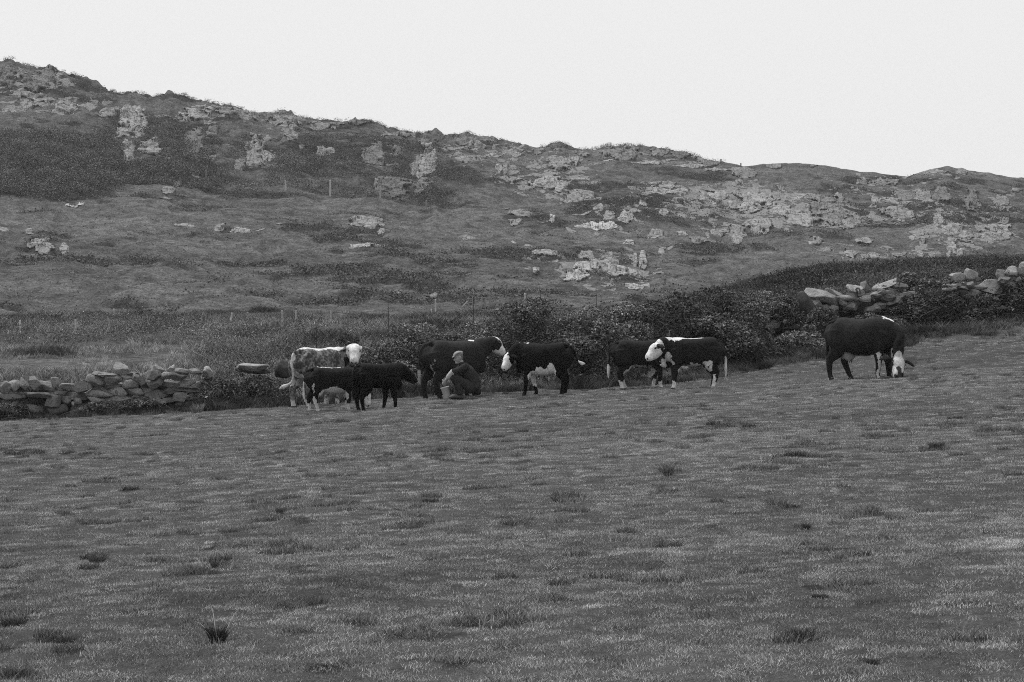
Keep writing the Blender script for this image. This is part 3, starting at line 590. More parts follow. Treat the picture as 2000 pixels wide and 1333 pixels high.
WR = empty('dry_stone_wall', px(1800, 58.2), 'tumbled overgrown dry stone wall climbing to the right edge behind the grazing cow', 'stone wall')
DR = lambda u: 58.0 + 0 * u
SR = [(1612, 580, 62, 20, .25, .30), (1645, 583, 40, 10, -.05, .26), (1581, 590, 34, 8, -.15, .24), (1590, 597, 24, 5, 0, .22), (1670, 565, 28, 13, .12, .42), (1689, 562, 14, 20, -.4, .2), (1668, 580, 24, 12, .05, .24), (1669, 591, 28, 11, -.1, .22),
      (1618, 598, 18, 5, 0, .2), (1655, 600, 14, 22, .1, .17), (1732, 556, 44, 10, -.35, .36), (1752, 559, 32, 10, .1, .24), (1734, 563, 18, 8, .1, .34), (1715, 562, 14, 16, .2, .2), (1745, 578, 18, 8, .3, .22), (1760, 586, 8, 12, -.5, .25),
      (1735, 604, 16, 10, 0, .14), (1752, 602, 20, 18, 0, .14), (1681, 573, 12, 12, .2, .15), (1630, 590, 20, 7, 0, .14), (1870, 541, 26, 14, -.1, .34), (1895, 538, 22, 18, .4, .36), (1909, 544, 8, 8, -.6, .28), (1933, 560, 42, 25, .1, .38),
      (1952, 535, 18, 14, .1, .26), (1978, 530, 24, 18, .3, .32), (1992, 532, 20, 16, -.2, .3), (1904, 567, 20, 6, .05, .42), (1902, 578, 24, 10, -.2, .38), (1900, 589, 16, 9, .2, .36), (1892, 581, 14, 10, .2, .2), (2001, 520, 16, 14, .2, .42),
      (1497, 631, 40, 17, .1, .42), (1523, 621, 50, 4, .03, .16), (1537, 629, 24, 9, -.05, .22), (1548, 639, 30, 10, .05, .2), (1569, 631, 11, 9, .2, .5), (1576, 618, 16, 18, .5, .18), (1864, 625, 9, 9, 0, .12), (1785, 575, 16, 6, 0, .15), (1800, 560, 12, 6, .2, .16),
      (1630, 574, 30, 10, .4, .28), (1585, 604, 20, 6, .1, .15), (1700, 585, 16, 10, .2, .13), (2025, 530, 30, 18, .1, .3), (2060, 524, 34, 20, -.1, .3), (2100, 520, 36, 20, .2, .26)]
for j, (u, v, a, b, rt, tn) in enumerate(SR):
    D = 57.4 if u < 1580 and v > 610 else 57.8
    wall_stone(WR, u, v, a, b, D - .15 * RNG.uniform(), tn, 900 + j, rt)
RNG2 = np.random.default_rng(5)
for j in range(52):
    u = RNG2.uniform(1585, 1775) if j < 32 else RNG2.uniform(1855, 2060); top = np.interp(u, [1560, 1600, 1650, 1700, 1730, 1760, 1850, 1880, 1950, 2060], [592, 584, 576, 574, 566, 568, 560, 550, 545, 530]); v = top + RNG2.uniform(2, 34 if j < 32 else 26)
    if any(abs(u - s_[0]) < s_[2] * .45 and abs(v - s_[1]) < s_[3] * .5 for s_ in SR): continue
    wall_stone(WR, u, v, RNG2.uniform(14, 30), RNG2.uniform(7, 14), 57.55, RNG2.uniform(.13, .26), 1200 + j, RNG2.uniform(-.25, .25))
RT_U = [1470, 1560, 1600, 1650, 1700, 1730, 1760, 1850, 1880, 1950, 2000, 2200]; RT_V = [622, 588, 578, 572, 570, 562, 566, 560, 548, 540, 532, 520]
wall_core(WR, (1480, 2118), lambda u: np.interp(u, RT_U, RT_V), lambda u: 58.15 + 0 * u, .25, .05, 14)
def loose(u, v, a, b, D, tone, seed, rot, label, name='boulder', cat='boulder', depth=.6):
    s = D / F; o = link(name, stone_mesh(name, (a * s, depth, b * s), tone, seed, rot), M_STONE, None, px(u, D, v)); return tag(o, label, cat)
loose(405, 727, 19, 22, 52.5, .42, 31, .1, 'pale upright rounded stone standing alone just past the end of the left wall', cat='stone')
loose(491, 718, 72, 15, 53.2, .34, 39, .07, 'long flat pale slab lying across the bank left of the white-faced roan cow', 'flat_slab', 'stone slab', .7)
loose(494, 725, 56, 12, 53.3, .06, 37, .12, 'dark undercut stone holding up the long flat pale slab', 'boulder', 'stone', .5)
loose(560, 722, 40, 34, 53.6, .04, 33, .1, 'dark rounded boulder half hidden behind the roan cow rump', 'boulder', 'boulder', .8)
loose(490, 945, 13, 11, 29.4, .02, 35, .1, 'small dark pointed stone alone in the open pasture', 'stone', 'stone', .08)
loose(1575, 598, 26, 60, 56.9, .06, 36, -.55, 'dark leaning mossy slab propped against the left end of the right hand wall', 'leaning_slab', 'stone slab', .35)

# ------------------------------------------------------------------ bushes
def bush(name, label, cat, blobs, tone, size, n, canes=0, group=None, flowers=0, cane_tone=.10, fern=False, D0=None):
    """blobs: (u, v_top, v_bottom, half width px, distance, depth m)"""
    parts = []; cp = []
    for (u, vt, vb, hw, D, dep) in blobs:
        s = D / F; x, y, _ = px(u, D); zt = ZC + D * (HOR - vt) / F; zb = ZC + D * (HOR - vb) / F
        c = np.array([x, y, (zt + zb) / 2]); R = np.array([hw * s, dep, (zt - zb) / 2]); m = int(n * R[0] * R[2] * 4 * 2.2)
        o = unit(RNG.normal(size=(m, 3))); lump = 1 + .45 * fbm(o * R + c, 1 / .40, 3, 7) + .12 * fbm(o * R + c, 1 / .12, 2, 9)
        rad = np.where(RNG.uniform(0, 1, m) < .3, RNG.uniform(.82, 1.02, m), RNG.uniform(.3, .85, m)); P = c + o * R * (rad * lump)[:, None]
        kc = max(int(R[0] * R[2] * 4 * 5.5), 4); oc = unit(RNG.normal(size=(kc, 3)) + np.array([0, -.35, .35])); cc = c + oc * R * RNG.uniform(.6, .98, (kc, 1)); rc = RNG.uniform(.13, .34, kc) * min(1, R[2] / .45)
        ct = RNG.uniform(.5, 1.75, kc); wi = RNG.choice(kc, m, p=rc ** 2 / (rc ** 2).sum()); inc = RNG.uniform(0, 1, m) < .72
        q = unit(RNG.normal(size=(m, 3)) + np.array([0, -.2, .55])); P = np.where(inc[:, None], cc[wi] + q * (rc[wi] * RNG.uniform(.7, 1.12, m))[:, None] * np.array([1.25, 1, .8]), P); o = np.where(inc[:, None], q, o)
        P[:, 2] = np.maximum(P[:, 2], gz_xy(P[:, 0], P[:, 1]) + .01)
        tv = 2.6 * tone * (1 + .5 * fbm(P, 1 / .5, 3, 21)) * RNG.uniform(.45, 1.6, m) * np.where(inc, ct[wi], .6) * np.where(RNG.uniform(0, 1, m) < .07, 2.2, 1)  # leaves behind the clumps darkened as painted shade, a few lightened as highlights
        parts.append(leaves(P, size * RNG.uniform(.45, 1.0, m) * np.where(RNG.uniform(0, 1, m) < .12, 1.7, 1), tv, o * .9 + np.array([0, -.3, .5]), .6))
        k2 = int(canes * R[0] * R[2] * 4)
        if k2:
            o = unit(RNG.normal(size=(k2, 3)) * np.array([1, 1, .8])); o[:, 1] = -np.abs(o[:, 1]); P0 = c + o * R * RNG.uniform(.6, .98, (k2, 1)); d = RNG.normal(size=(k2, 3)) * np.array([.38, .15, .22]); 
            P2 = P0 + d + v3(0, -.08, RNG.uniform(-.25, .12, k2)); P1 = (P0 + P2) / 2 + v3(0, -.06, RNG.uniform(.03, .22, k2))
            cp.append(strips(P0, P1, P2, RNG.uniform(.003, .007, k2), cane_tone * RNG.uniform(.5, 1.8, k2), 5))
        if flowers:
            k3 = int(flowers * R[0] * R[2] * 4); o = unit(RNG.normal(size=(k3, 3)) + np.array([0, -.4, .8])); parts.append(leaves(c + o * R * 1.02, .045, RNG.uniform(.15, .4, k3)))
    V, f, t = join(parts); b0 = blobs[0]; c = np.array(px(b0[0], b0[4])); e = link(name, mesh(name, V - c, f, t), M_LEAF, None, c) if not cp else None
    if e is None:
        e = empty(name, c, label, cat, group); link('foliage', mesh('foliage', V - c, f, t), M_LEAF, e)
        V, f, t = join(cp); link('canes', mesh('canes', V - c, f, t), M_STEM, e)
    return tag(e, label, cat, group)
BR = 'brambles along the hedge bank'
HEDGE = [
 ('bramble bush behind the roan cow head, lowest at the left end of the hedge', [(735, 672, 775, 42, 53.6, .5), (690, 694, 770, 38, 53.6, .5), (778, 655, 775, 30, 53.7, .5)], .050, 40),
 ('dark low bush on the bank between flat slab and roan cow', [(520, 738, 800, 40, 53.2, .5), (480, 735, 800, 40, 53.2, .4), (550, 745, 800, 30, 53.0, .4)], .030, 8),
 ('dark rounded bush below the upright pale stone', [(425, 742, 795, 34, 52.6, .4), (395, 752, 800, 26, 52.5, .4), (455, 745, 795, 24, 52.6, .4)], .030, 14),
 ('leafy bramble mound directly above the back of the milked cow', [(840, 640, 745, 58, 54.2, .7), (895, 632, 740, 46, 54.4, .7), (800, 640, 745, 40, 54.2, .6)], .040, 22),
 ('bramble bush behind the head of the milked cow', [(965, 618, 750, 48, 53.9, .7), (1000, 604, 750, 40, 54.3, .7), (930, 628, 750, 34, 54., .7)], .045, 60),
 ('bush with dark crown above the black heifer facing left', [(1060, 584, 745, 48, 54.4, .8), (1105, 592, 740, 38, 54.4, .8), (1030, 598, 740, 30, 54.3, .7)], .040, 40),
 ('tangled brambles with many bare canes between the two middle heifer groups', [(1150, 598, 750, 50, 53.6, .8), (1180, 610, 750, 40, 53.4, .7), (1130, 630, 755, 36, 53.2, .6)], .038, 85),
 ('bramble bush above the rump of the heifer standing furthest back', [(1225, 596, 735, 46, 54.2, .8), (1262, 588, 730, 40, 54.6, .8)], .040, 45),
 ('dense bush rising above the white-crested heifer', [(1310, 572, 725, 50, 54.8, .9), (1350, 562, 720, 40, 55.2, .9)], .033, 25),
 ('tall dark bush right of the white-crested heifer', [(1405, 560, 740, 54, 55.2, 1.0), (1440, 575, 742, 44, 54.4, .9)], .028, 14),
 ('dark bush below the pale stones of the broken wall', [(1500, 645, 735, 56, 55.2, .9), (1550, 650, 730, 46, 55.2, .8), (1470, 655, 738, 40, 54.4, .7)], .030, 22),
 ('bush standing on the bank left of the broken wall', [(1470, 562, 640, 46, 57.8, .8), (1500, 578, 640, 40, 57.8, .7), (1530, 575, 620, 34, 58., .6)], .034, 12),
 ('dark bramble mass behind the back of the grazing cow', [(1610, 618, 715, 46, 56.2, .8), (1660, 625, 705, 44, 56.2, .8), (1590, 640, 720, 34, 55.6, .7)], .026, 12),
 ('ivy and brambles spilling over the wall above the grazing cow', [(1712, 612, 690, 44, 56.8, .7), (1690, 616, 690, 34, 56.6, .6), (1750, 622, 680, 34, 56.9, .6)], .026, 10),
 ('very dark bush filling the gap in the right hand wall', [(1820, 560, 650, 54, 57.6, .7), (1790, 590, 660, 44, 57.4, .7), (1855, 575, 650, 36, 57.4, .6)], .018, 8),
 ('low leafy scrub on top of the right hand wall', [(1800, 534, 585, 50, 58.8, .6), (1845, 540, 580, 40, 58.7, .5), (1765, 542, 580, 28, 58.8, .5)], .040, 8),
 ('dark brambles under the big pale wall stone', [(1935, 580, 650, 50, 57.3, .7), (1890, 605, 655, 34, 57.2, .5)], .026, 12),
 ('dark bush at the right edge of the picture', [(1990, 545, 640, 40, 57.4, .8), (2030, 540, 635, 40, 57.4, .8), (2090, 540, 630, 50, 57.6, .8), (2160, 505, 625, 60, 58.0, .9), (2240, 500, 620, 60, 58.2, .9)], .024, 12),
 ('mossy hummock of shrub just left of the leaning slab', [(1545, 596, 634, 28, 57.0, .5), (1575, 612, 640, 20, 57.0, .4)], .026, 4),
 ('dark fern clump at the foot of the wall by the left edge', [(20, 785, 826, 40, 51.8, .35), (-30, 785, 828, 30, 51.8, .3), (-110, 735, 828, 50, 52.4, .6), (-180, 740, 828, 50, 52.6, .6)], .030, 20),
 ('rank weeds growing up the middle of the left wall', [(235, 782, 806, 46, 51.9, .3), (285, 776, 800, 44, 51.9, .3), (180, 790, 810, 34, 51.9, .25)], .040, 14),
 ('small dark bush right behind the horns side of the roan cow', [(682, 652, 690, 24, 56.5, .5)], .020, 8),
]
for lab, bl, tn, cn in HEDGE: bush('bramble_bush', lab, 'bush', bl, tn, RNG.uniform(.055, .075), 1800, cn + 25, BR)

# herbage at the foot of hedge and walls
n = 6000; u = RNG.uniform(-300, 2300, n); D = np.interp(u, [-150, 420, 520, 1100, 1400, 1650, 2150], [52.2, 52.2, 52.9, 52.6, 53.6, 55.2, 57.0]) - np.abs(RNG.normal(size=n)) * .45 + .25
x = D * (u - 1000) / F; vq = fbm(v3(x, D), 1 / .7, 3, 97)
kk_ = vq > -.25; u, D, x, vq = u[kk_], D[kk_], x[kk_], vq[kk_]; n = len(u)
scatter('verge_grass', v3(x, D, ground(u, D)), RNG.uniform(.3, .9, n) * (1 + .8 * vq) * np.where(u < 390, .6, 1), RNG.uniform(0, 6.28, n), .10 * np.clip(1 - 1.2 * vq, .3, 2) * RNG.uniform(.4, 1.7, n), RNG.integers(0, 2, n),
        [clump_mesh('verge', 46, .16, .16, .006, 1.0, 8), clump_mesh('verge', 40, .18, .24, .007, 1.1, 9)], M_GRASS, 'long tufty grass along the foot of hedge and walls', 'long grass')

# ------------------------------------------------------------------ bodies: overlapping lofted limbs fused into one skin
def tube(pts, rads, ref=(0, 0, 1), n=18, sub=4, pw=2.0):
    """closed loft through pts with elliptical sections (half width across, half height along ref)"""
    P = np.array(pts, float); R = np.array([(r, r) if np.isscalar(r) else r for r in rads], float); m = len(P)
    if sub > 1 and m > 2:
        E = np.concatenate([[2 * P[0] - P[1]], P, [2 * P[-1] - P[-2]]]); ER = np.concatenate([[R[0]], R, [R[-1]]]); Q = []; QR = []
        for i in range(m - 1):
            for j in range(sub):
                t = j / sub; 
                for src, dst in ((E, Q), (ER, QR)):
                    a, b, c, d = src[i], src[i + 1], src[i + 2], src[i + 3]
                    dst.append(.5 * ((2 * b) + (c - a) * t + (2 * a - 5 * b + 4 * c - d) * t * t + (3 * b - a - 3 * c + d) * t ** 3))
        P = np.array(Q + [P[-1]]); R = np.maximum(np.array(QR + [R[-1]]), .004)
    T = unit(np.gradient(P, axis=0)); ref = np.array(ref, float)
    S = np.cross(T, ref); S = unit(S + 1e-9); N = unit(np.cross(S, T))
    # rounded ends
    P = np.concatenate([[P[0] - T[0] * R[0].min() * .5], [P[0] - T[0] * R[0].min() * .35], P, [P[-1] + T[-1] * R[-1].min() * .35], [P[-1] + T[-1] * R[-1].min() * .5]])
    R = np.concatenate([[R[0] * .25], [R[0] * .7], R, [R[-1] * .7], [R[-1] * .25]]); S = np.concatenate([S[:1]] * 2 + [S] + [S[-1:]] * 2); N = np.concatenate([N[:1]] * 2 + [N] + [N[-1:]] * 2)
    a = np.linspace(0, 2 * math.pi, n, endpoint=False); ca, sa = np.cos(a), np.sin(a)
    if pw != 2: ca = np.sign(ca) * np.abs(ca) ** (2 / pw); sa = np.sign(sa) * np.abs(sa) ** (2 / pw)
    V = P[:, None] + S[:, None] * R[:, None, :1] * ca[None, :, None] + N[:, None] * R[:, None, 1:] * sa[None, :, None]
    k = len(P); V = np.concatenate([V.reshape(-1, 3), P[:1], P[-1:]]); F4 = []
    for i in range(k - 1):
        for j in range(n): F4.append((i * n + j, i * n + (j + 1) % n, (i + 1) * n + (j + 1) % n, (i + 1) * n + j))
    F3 = [(k * n, (j + 1) % n, j) for j in range(n)] + [(k * n + 1, (k - 1) * n + j, (k - 1) * n + (j + 1) % n) for j in range(n)]
    return V, np.array(F4), np.array(F3)
def ball(c, r, ref=None):
    V = ICO2[0] * np.array(r); return V + np.array(c), np.zeros((0, 4), int), ICO2[1]
ICO2 = ico(3)
def fuse(name, parts, voxel, smooth=5, fac=.5):
    V = []; F4 = []; F3 = []; o = 0
    for v, a, b in parts: V.append(v); F4.append(a + o) if len(a) else 0; F3.append(b + o); o += len(v)
    me = mesh(name, np.concatenate(V), [np.concatenate(F4) if F4 else np.zeros((0, 4), int), np.concatenate(F3)])
    ob = bpy.data.objects.new(name, me); COL.objects.link(ob)
    m = ob.modifiers.new('r', 'REMESH'); m.mode = 'VOXEL'; m.voxel_size = voxel; m = ob.modifiers.new('s', 'SMOOTH'); m.iterations = smooth; m.factor = fac
    dg = bpy.context.evaluated_depsgraph_get(); dg.update(); out_ = bpy.data.meshes.new_from_object(ob.evaluated_get(dg)); out_.name = name
    bpy.data.objects.remove(ob); bpy.data.meshes.remove(me)
    out_.polygons.foreach_set('use_smooth', np.ones(len(out_.polygons), bool)); return out_
def verts(me): a = np.zeros(len(me.vertices) * 3, np.float32); me.vertices.foreach_get('co', a); return a.reshape(-1, 3).astype(float)
def set_tone(me, t): me.attributes.new('tone', 'FLOAT', 'POINT').data.foreach_set('value', np.asarray(t, np.float32))

k = NT('cattle_hide', .75, .2)
nz = k.noise(26, 4, .7, obj=True); n2 = k.noise(7, 3, .6, obj=True); n3 = k.noise(90, 2, .6, obj=True)
t = k.math('MULTIPLY', k.attr('tone'), k.ramp(nz, .3, .7, .72, 1.25)); t = k.math('MULTIPLY', t, k.ramp(n2, .3, .7, .85, 1.15)); k.col(t)
k.bump(k.math('ADD', nz, n3), .006); k.b.inputs['Specular IOR Level'].default_value = .10
M_HIDE = k.m

WHITE = .62
def cow(label, u, v, D, heading, s, base=.012, legs=None, poll=(1.12, 0, 1.25), hdir=(.6, 0, -.8), hup=(0, 0, 1), neckmid=None, tail=None, marks=(), hmarks=(), girth=1.0, roan=None, udder=0,
        sock=.2, lean_back=0, ear=1.0, headsize=1.0, withers=0.0, kind='cow', lx=.92, deep=1.0):
    """heading in degrees (0 = towards the right of the picture, 90 = away). Local frame: x forward, y left, z up, unit scale is an adult cow"""
    legs = legs or {}; th = math.radians(heading); parts = []
    T = [(-.80, 1.10, .13, .14), (-.75, 1.04, .22, .25), (-.62, .99, .275, .33), (-.42, .955, .295, .36), (-.2, .915, .33 * girth, .385), (.03, .895, .355 * girth, .395), (.25, .905, .335 * girth, .39), (.45, .93, .29, .375), (.62, .955, .245, .335), (.76, .965, .19, .26), (.86, .97, .10, .15)]
    T = [(x, z + b * (1 - deep), a * (.35 + .65 * deep), b * deep) for x, z, a, b in T]
    parts.append(tube([(x, 0, z + (withers if x > .2 else 0)) for x, z, a, b in T], [(a, b) for x, z, a, b in T], n=30, pw=2.6))
    parts.append(tube([(-.76, 0, 1.22), (-.5, 0, 1.27), (0, 0, 1.235), (.45, 0, 1.27 + withers), (.62, 0, 1.22 + withers)], [.04, .06, .05, .055, .05]))
    for sy in (1, -1):                                       # hips
        parts.append(ball((-.50, sy * .19, 1.17), (.11, .065, .07)))
    for key, sy, front in (('hn', -1, 0), ('hf', 1, 0), ('fn', -1, 1), ('ff', 1, 1)):
        dx, dy, dz = legs.get(key, (0, 0, 0))                # how far the hoof is set from where it would stand; n is the right side
        y = sy * .165
        if front:
            J = [(.55, y * 1.02, 1.02), (.47, y * 1.12, .74), (.46 + dx * .35, y + dy * .35, .60), (.485 + dx * .6, y + dy * .6, .38), (.475 + dx * .93, y + dy * .93, .13 + dz), (.49 + dx, y + dy, .065 + dz), (.51 + dx, y + dy, .0 + dz)]
            R = [(.11, .19), (.11, .17), (.085, .125), (.064, .076), (.048, .052), (.054, .06), (.062, .075)]
        else:
            J = [(-.56, y * 1.0, 1.05), (-.53, y * 1.15, .80), (-.50 + dx * .3, y * 1.1 + dy * .3, .64), (-.66 + dx * .62, y + dy * .62, .42), (-.625 + dx * .95, y + dy * .95, .14 + dz), (-.60 + dx, y + dy, .065 + dz), (-.585 + dx, y + dy, .0 + dz)]
            R = [(.13, .24), (.135, .25), (.105, .185), (.058, .095), (.048, .056), (.054, .06), (.062, .075)]
        parts.append(tube(J, R, ref=(1, 0, 0), n=14))
    if udder:
        parts.append(ball((-.36, 0, .54), (.18 * udder, .15 * udder, .15 * udder)))
        for a_ in (-.42, -.30):
            for b_ in (-.06, .06): parts.append(tube([(a_, b_, .46), (a_, b_ * 1.05, .40), (a_, b_ * 1.1, .355)], [.03, .02, .014], ref=(1, 0, 0), n=8))
    poll = np.array(poll, float); hd = np.array(hdir, float)
    c0, s0 = math.cos(-th), math.sin(-th); Rw = np.array([[c0, -s0, 0], [s0, c0, 0], [0, 0, 1]])     # picture axes (right, away, up) to the cow's own
    hd = unit(Rw @ hd); hu = Rw @ np.array(hup, float); hs = unit(np.cross(hd, hu)); hu = unit(np.cross(hs, hd))
    hz = headsize
    H = [(-.03, .10, .11), (.05, .142, .155), (.15, .14, .168), (.24, .118, .15), (.325, .102, .118), (.39, .102, .10), (.43, .085, .072)]
    off = [-.03, -.03, -.025, -.03, -.02, -.015, -.015]
    parts.append(tube([poll + hd * d * hz + hu * (o_ - .06) * hz for (d, a, b), o_ in zip(H, off)], [(a * hz, b * hz) for d, a, b in H], ref=hu, n=20, pw=2.4, sub=3))
    back = poll + hd * .04 * hz - hu * .06
    nm = np.array(neckmid if neckmid is not None else ((.72 + poll[0]) / 2 + .02, poll[1] * .42, (1.04 + poll[2]) / 2 - .01)); nm0 = (nm + np.array([.62, 0, 1.03])) / 2 + np.array([0, 0, .01])
    parts.append(tube([(.45, 0, .99 + withers), tuple(nm0), tuple(nm), tuple(nm * .35 + back * .65), tuple(back)], [(.21, .29), (.175, .25), (.13, .19), (.115, .155), (.10, .13)], n=20, ref=(0, 0, 1)))
    parts.append(tube([(.80, 0, .78), (.84, 0, .66), (.74, 0, .60)], [(.05, .10), (.06, .08), (.05, .05)], n=12))          # brisket
    for sy in (1, -1):
        e0 = poll + hd * .055 * hz + hs * sy * .10 * hz - hu * .02
        sd_ = hs * sy; e1 = e0 + (sd_ * .11 - hu * .015 - hd * .015) * hz * ear; e2 = e0 + (sd_ * .21 - hu * .05 + hd * .0) * hz * ear; e3 = e0 + (sd_ * .25 - hu * .075) * hz * ear
        parts.append(tube([e0, e1, e2, e3], [(.022, .03), (.022, .052), (.02, .045), (.016, .02)], ref=hd, n=12))
    tail = tail or [(-.80, 0, 1.2), (-.90, 0, 1.05), (-.90, 0, .8), (-.88, 0, .55), (-.87, 0, .35)]
    tr = np.interp(np.linspace(0, 1, len(tail)), [0, .25, .6, .8, .93, 1], [.045, .030, .026, .052, .058, .02])
    parts.append(tube(tail, list(tr), ref=(1, .01, 0), n=10))
    me = fuse('cow', parts, .0135, 5)
    P = verts(me); P = P + .004 * fbm(P, 7, 2, int(u))[:, None] * unit(P - np.array([0, 0, .9])); me.vertices.foreach_set('co', P.astype(np.float32).ravel())
    jit = .055 * np.stack([fbm(P, 7, 3, 5), fbm(P, 7, 3, 6), fbm(P, 7, 3, 7)], 1) + .018 * np.stack([vn(P, 28, 1), vn(P, 28, 2), vn(P, 28, 3)], 1)
    Q = P + jit; t = np.full(len(P), base)
    if roan is not None: t = base + (roan - base) * ss(-.75, .85, fbm(P, 4, 3, 77) * 1.0 + fbm(P, 26, 3, 79) * 1.1)
    def region(t, Q, ms):
        for (cx, cy, cz, rx, ry, rz, tn) in ms:
            d = ((Q[:, 0] - cx) / rx) ** 2 + ((Q[:, 1] - cy) / ry) ** 2 + ((Q[:, 2] - cz) / rz) ** 2
            t = np.where(d < 1, tn, t)
        return t
    t = region(t, Q, marks)
    if sock: t = np.where((Q[:, 2] < sock) & (Q[:, 0] < .75) & (np.abs(Q[:, 1]) < .5), WHITE * .9, t)
    HL = (P - poll); hl = np.stack([HL @ hd, HL @ hs, HL @ hu], 1) / hz; inh = (hl[:, 0] > -.12) & (hl[:, 0] < .7) & (np.abs(hl[:, 1]) < .45) & (np.abs(hl[:, 2]) < .30)
    th_ = region(t, hl + jit * .5, hmarks); t = np.where(inh, th_, t)
    # muzzle pad, nostrils, mouth, eye rims
    nostr = np.minimum(((hl - np.array([.445, .042, -.06])) ** 2).sum(1), ((hl - np.array([.445, -.042, -.06])) ** 2).sum(1)) < .0007
    t = np.where(inh & nostr, .03, t)
    er = np.minimum((((hl - np.array([.155, .135, .0])) / np.array([.038, .04, .028])) ** 2).sum(1), (((hl - np.array([.155, -.135, .0])) / np.array([.038, .04, .028])) ** 2).sum(1)) < 1
    t = np.where(inh & er, .03, t)
    if not any(len(m_) and m_[2] < .02 for m_ in ()): t = np.where((P[:, 2] < .045) & (P[:, 2] > -.2) & (np.abs(P[:, 0]) < .75), .03, t)
    set_tone(me, t)
    x, y, _ = px(u, D, v); o = link(kind, me, M_HIDE, None, (x, y, 0)); o.scale = (s * lx, s, s); o.rotation_euler = (0, 0, th)
    # stand it on the ground by the mean height under the four hooves
    c1, s1 = math.cos(th), math.sin(th); hx = [(.5, .17), (.5, -.17), (-.6, .17), (-.6, -.17)]
    zs = [gz_xy(x + s * (a * c1 - b * s1), y + s * (a * s1 + b * c1)) for a, b in hx]; o.location.z = float(np.mean(zs)) - .035
    tag(o, label, kind, 'cattle standing along the hedge')
    for sy in (1, -1):
        c = poll + (hd * .155 + hs * sy * .124 + hu * .0) * hz; V = ICO2[0] * .021 * hz
        link('eye', mesh('eye', V, ICO2[1], None, True), M_EYE, o, tuple(c))
    return o

FACE = [(.20, 0, -.06, .42, .16, .24, WHITE)]
BELLY = [(0, 0, .50, .62, .24, .13, WHITE * .8)]
# A: big roan cow, rump towards us, looking round at the camera
cow('roan cow with mottled flanks and white back looking straight at the camera', 622, 780, 51.3, 52, .96, base=.045, roan=.24, headsize=1.02,
    poll=(.78, -.44, 1.36), hdir=(-.05, -.66, -.75), neckmid=(.76, -.16, 1.14), legs=dict(hn=(.05, 0, 0), hf=(-.08, 0, 0)),
    tail=[(-.80, 0, 1.24), (-.90, .0, 1.12), (-.92, -.02, .85), (-.90, 0, .62), (-.93, .08, .52), (-.98, .22, .46), (-1.0, .3, .42)],
    marks=[(.1, 0, 1.33, .95, .22, .09, WHITE), (.5, 0, 1.34, .5, .26, .13, WHITE), (0, 0, .55, .8, .36, .12, WHITE * .8), (-.95, 0, .8, .12, .06, .5, .42), (-1.0, .2, .45, .15, .3, .15, .5), (-.85, 0, .6, .2, .25, .18, .45), (.80, -.1, .95, .22, .35, .28, .012), (-.3, -.35, .62, .18, .12, .12, .5), (-.05, -.36, .66, .1, .12, .14, .45), (-.78, 0, .95, .10, .13, .22, .03)],
    hmarks=[(.22, 0, -.04, .40, .20, .24, WHITE), (.02, .22, -.10, .09, .10, .06, .05), (.02, -.22, -.10, .09, .10, .06, .05), (.50, 0, -.09, .05, .09, .07, .30)])
# B: calf with white belly, head down behind the black one
cow('calf with big white belly and white lower legs grazing behind the plain black calf', 650, 800, 48.2, 14, .68, base=.008, kind='calf', girth=1.06, sock=.28,
    poll=(1.12, .05, .60), hdir=(.25, -.25, -.93), hup=(.9, -.1, .3), neckmid=(.92, .03, .85), legs=dict(hn=(.10, 0, 0), hf=(-.10, -.02, 0)),
    tail=[(-.80, 0, 1.22), (-.90, 0, 1.05), (-.94, -.02, .8), (-.93, -.02, .5), (-.90, -.02, .30)],
    marks=[(0, -.06, .50, .50, .6, .27, WHITE * .85), (-.1, 0, 1.30, .45, .12, .05, WHITE), (-.95, 0, .5, .14, .12, .4, .5), (-.66, -.2, .74, .05, .12, .16, .45), (-.62, -.16, .34, .08, .1, .12, .5)], hmarks=FACE)
# C: plain black calf
cow('plain black calf facing right in front of the white bellied calf', 737, 801, 47.4, 36, .72, deep=.84, base=.004, kind='calf', sock=0, lx=.88, poll=(1.10, -.02, 1.12), hdir=(.62, .35, -.62), neckmid=(.94, 0, 1.10), legs=dict(hn=(-.02, 0, 0), hf=(.03, 0, 0), fn=(.08, 0, 0), ff=(-.12, 0, 0)),
    tail=[(-.80, 0, 1.22), (-.88, 0, 1.05), (-.89, 0, .8), (-.87, 0, .5), (-.86, 0, .35)], hmarks=[(.50, 0, -.12, .09, .10, .05, .4)])
# D: the cow being milked
cow('dark cow with raised white face being milked by the crouching man', 886, 775, 51.0, 32, .94, udder=1.1, base=.020, sock=0, poll=(1.12, -.05, 1.36), hdir=(.62, .25, -.72), neckmid=(.95, 0, 1.18), legs=dict(hn=(.10, 0, 0), hf=(-.1, 0, 0)), girth=1.05,
    tail=[(-.80, 0, 1.22), (-.92, .0, 1.10), (-.95, .03, .85), (-.93, .05, .55), (-.92, .05, .35)],
    marks=[(-.93, .04, .45, .12, .12, .22, .3), (.50, 0, 1.33, .12, .12, .06, WHITE), (-.72, -.17, .72, .06, .08, .26, .22), (-.2, 0, .50, .3, .2, .10, .4)],
    hmarks=[(.26, 0, .06, .36, .17, .14, WHITE), (.38, 0, -.08, .20, .16, .22, WHITE), (.30, 0, -.17, .30, .12, .10, WHITE), (.17, .13, .0, .08, .06, .05, .015), (.08, .14, -.12, .10, .12, .10, .02)])
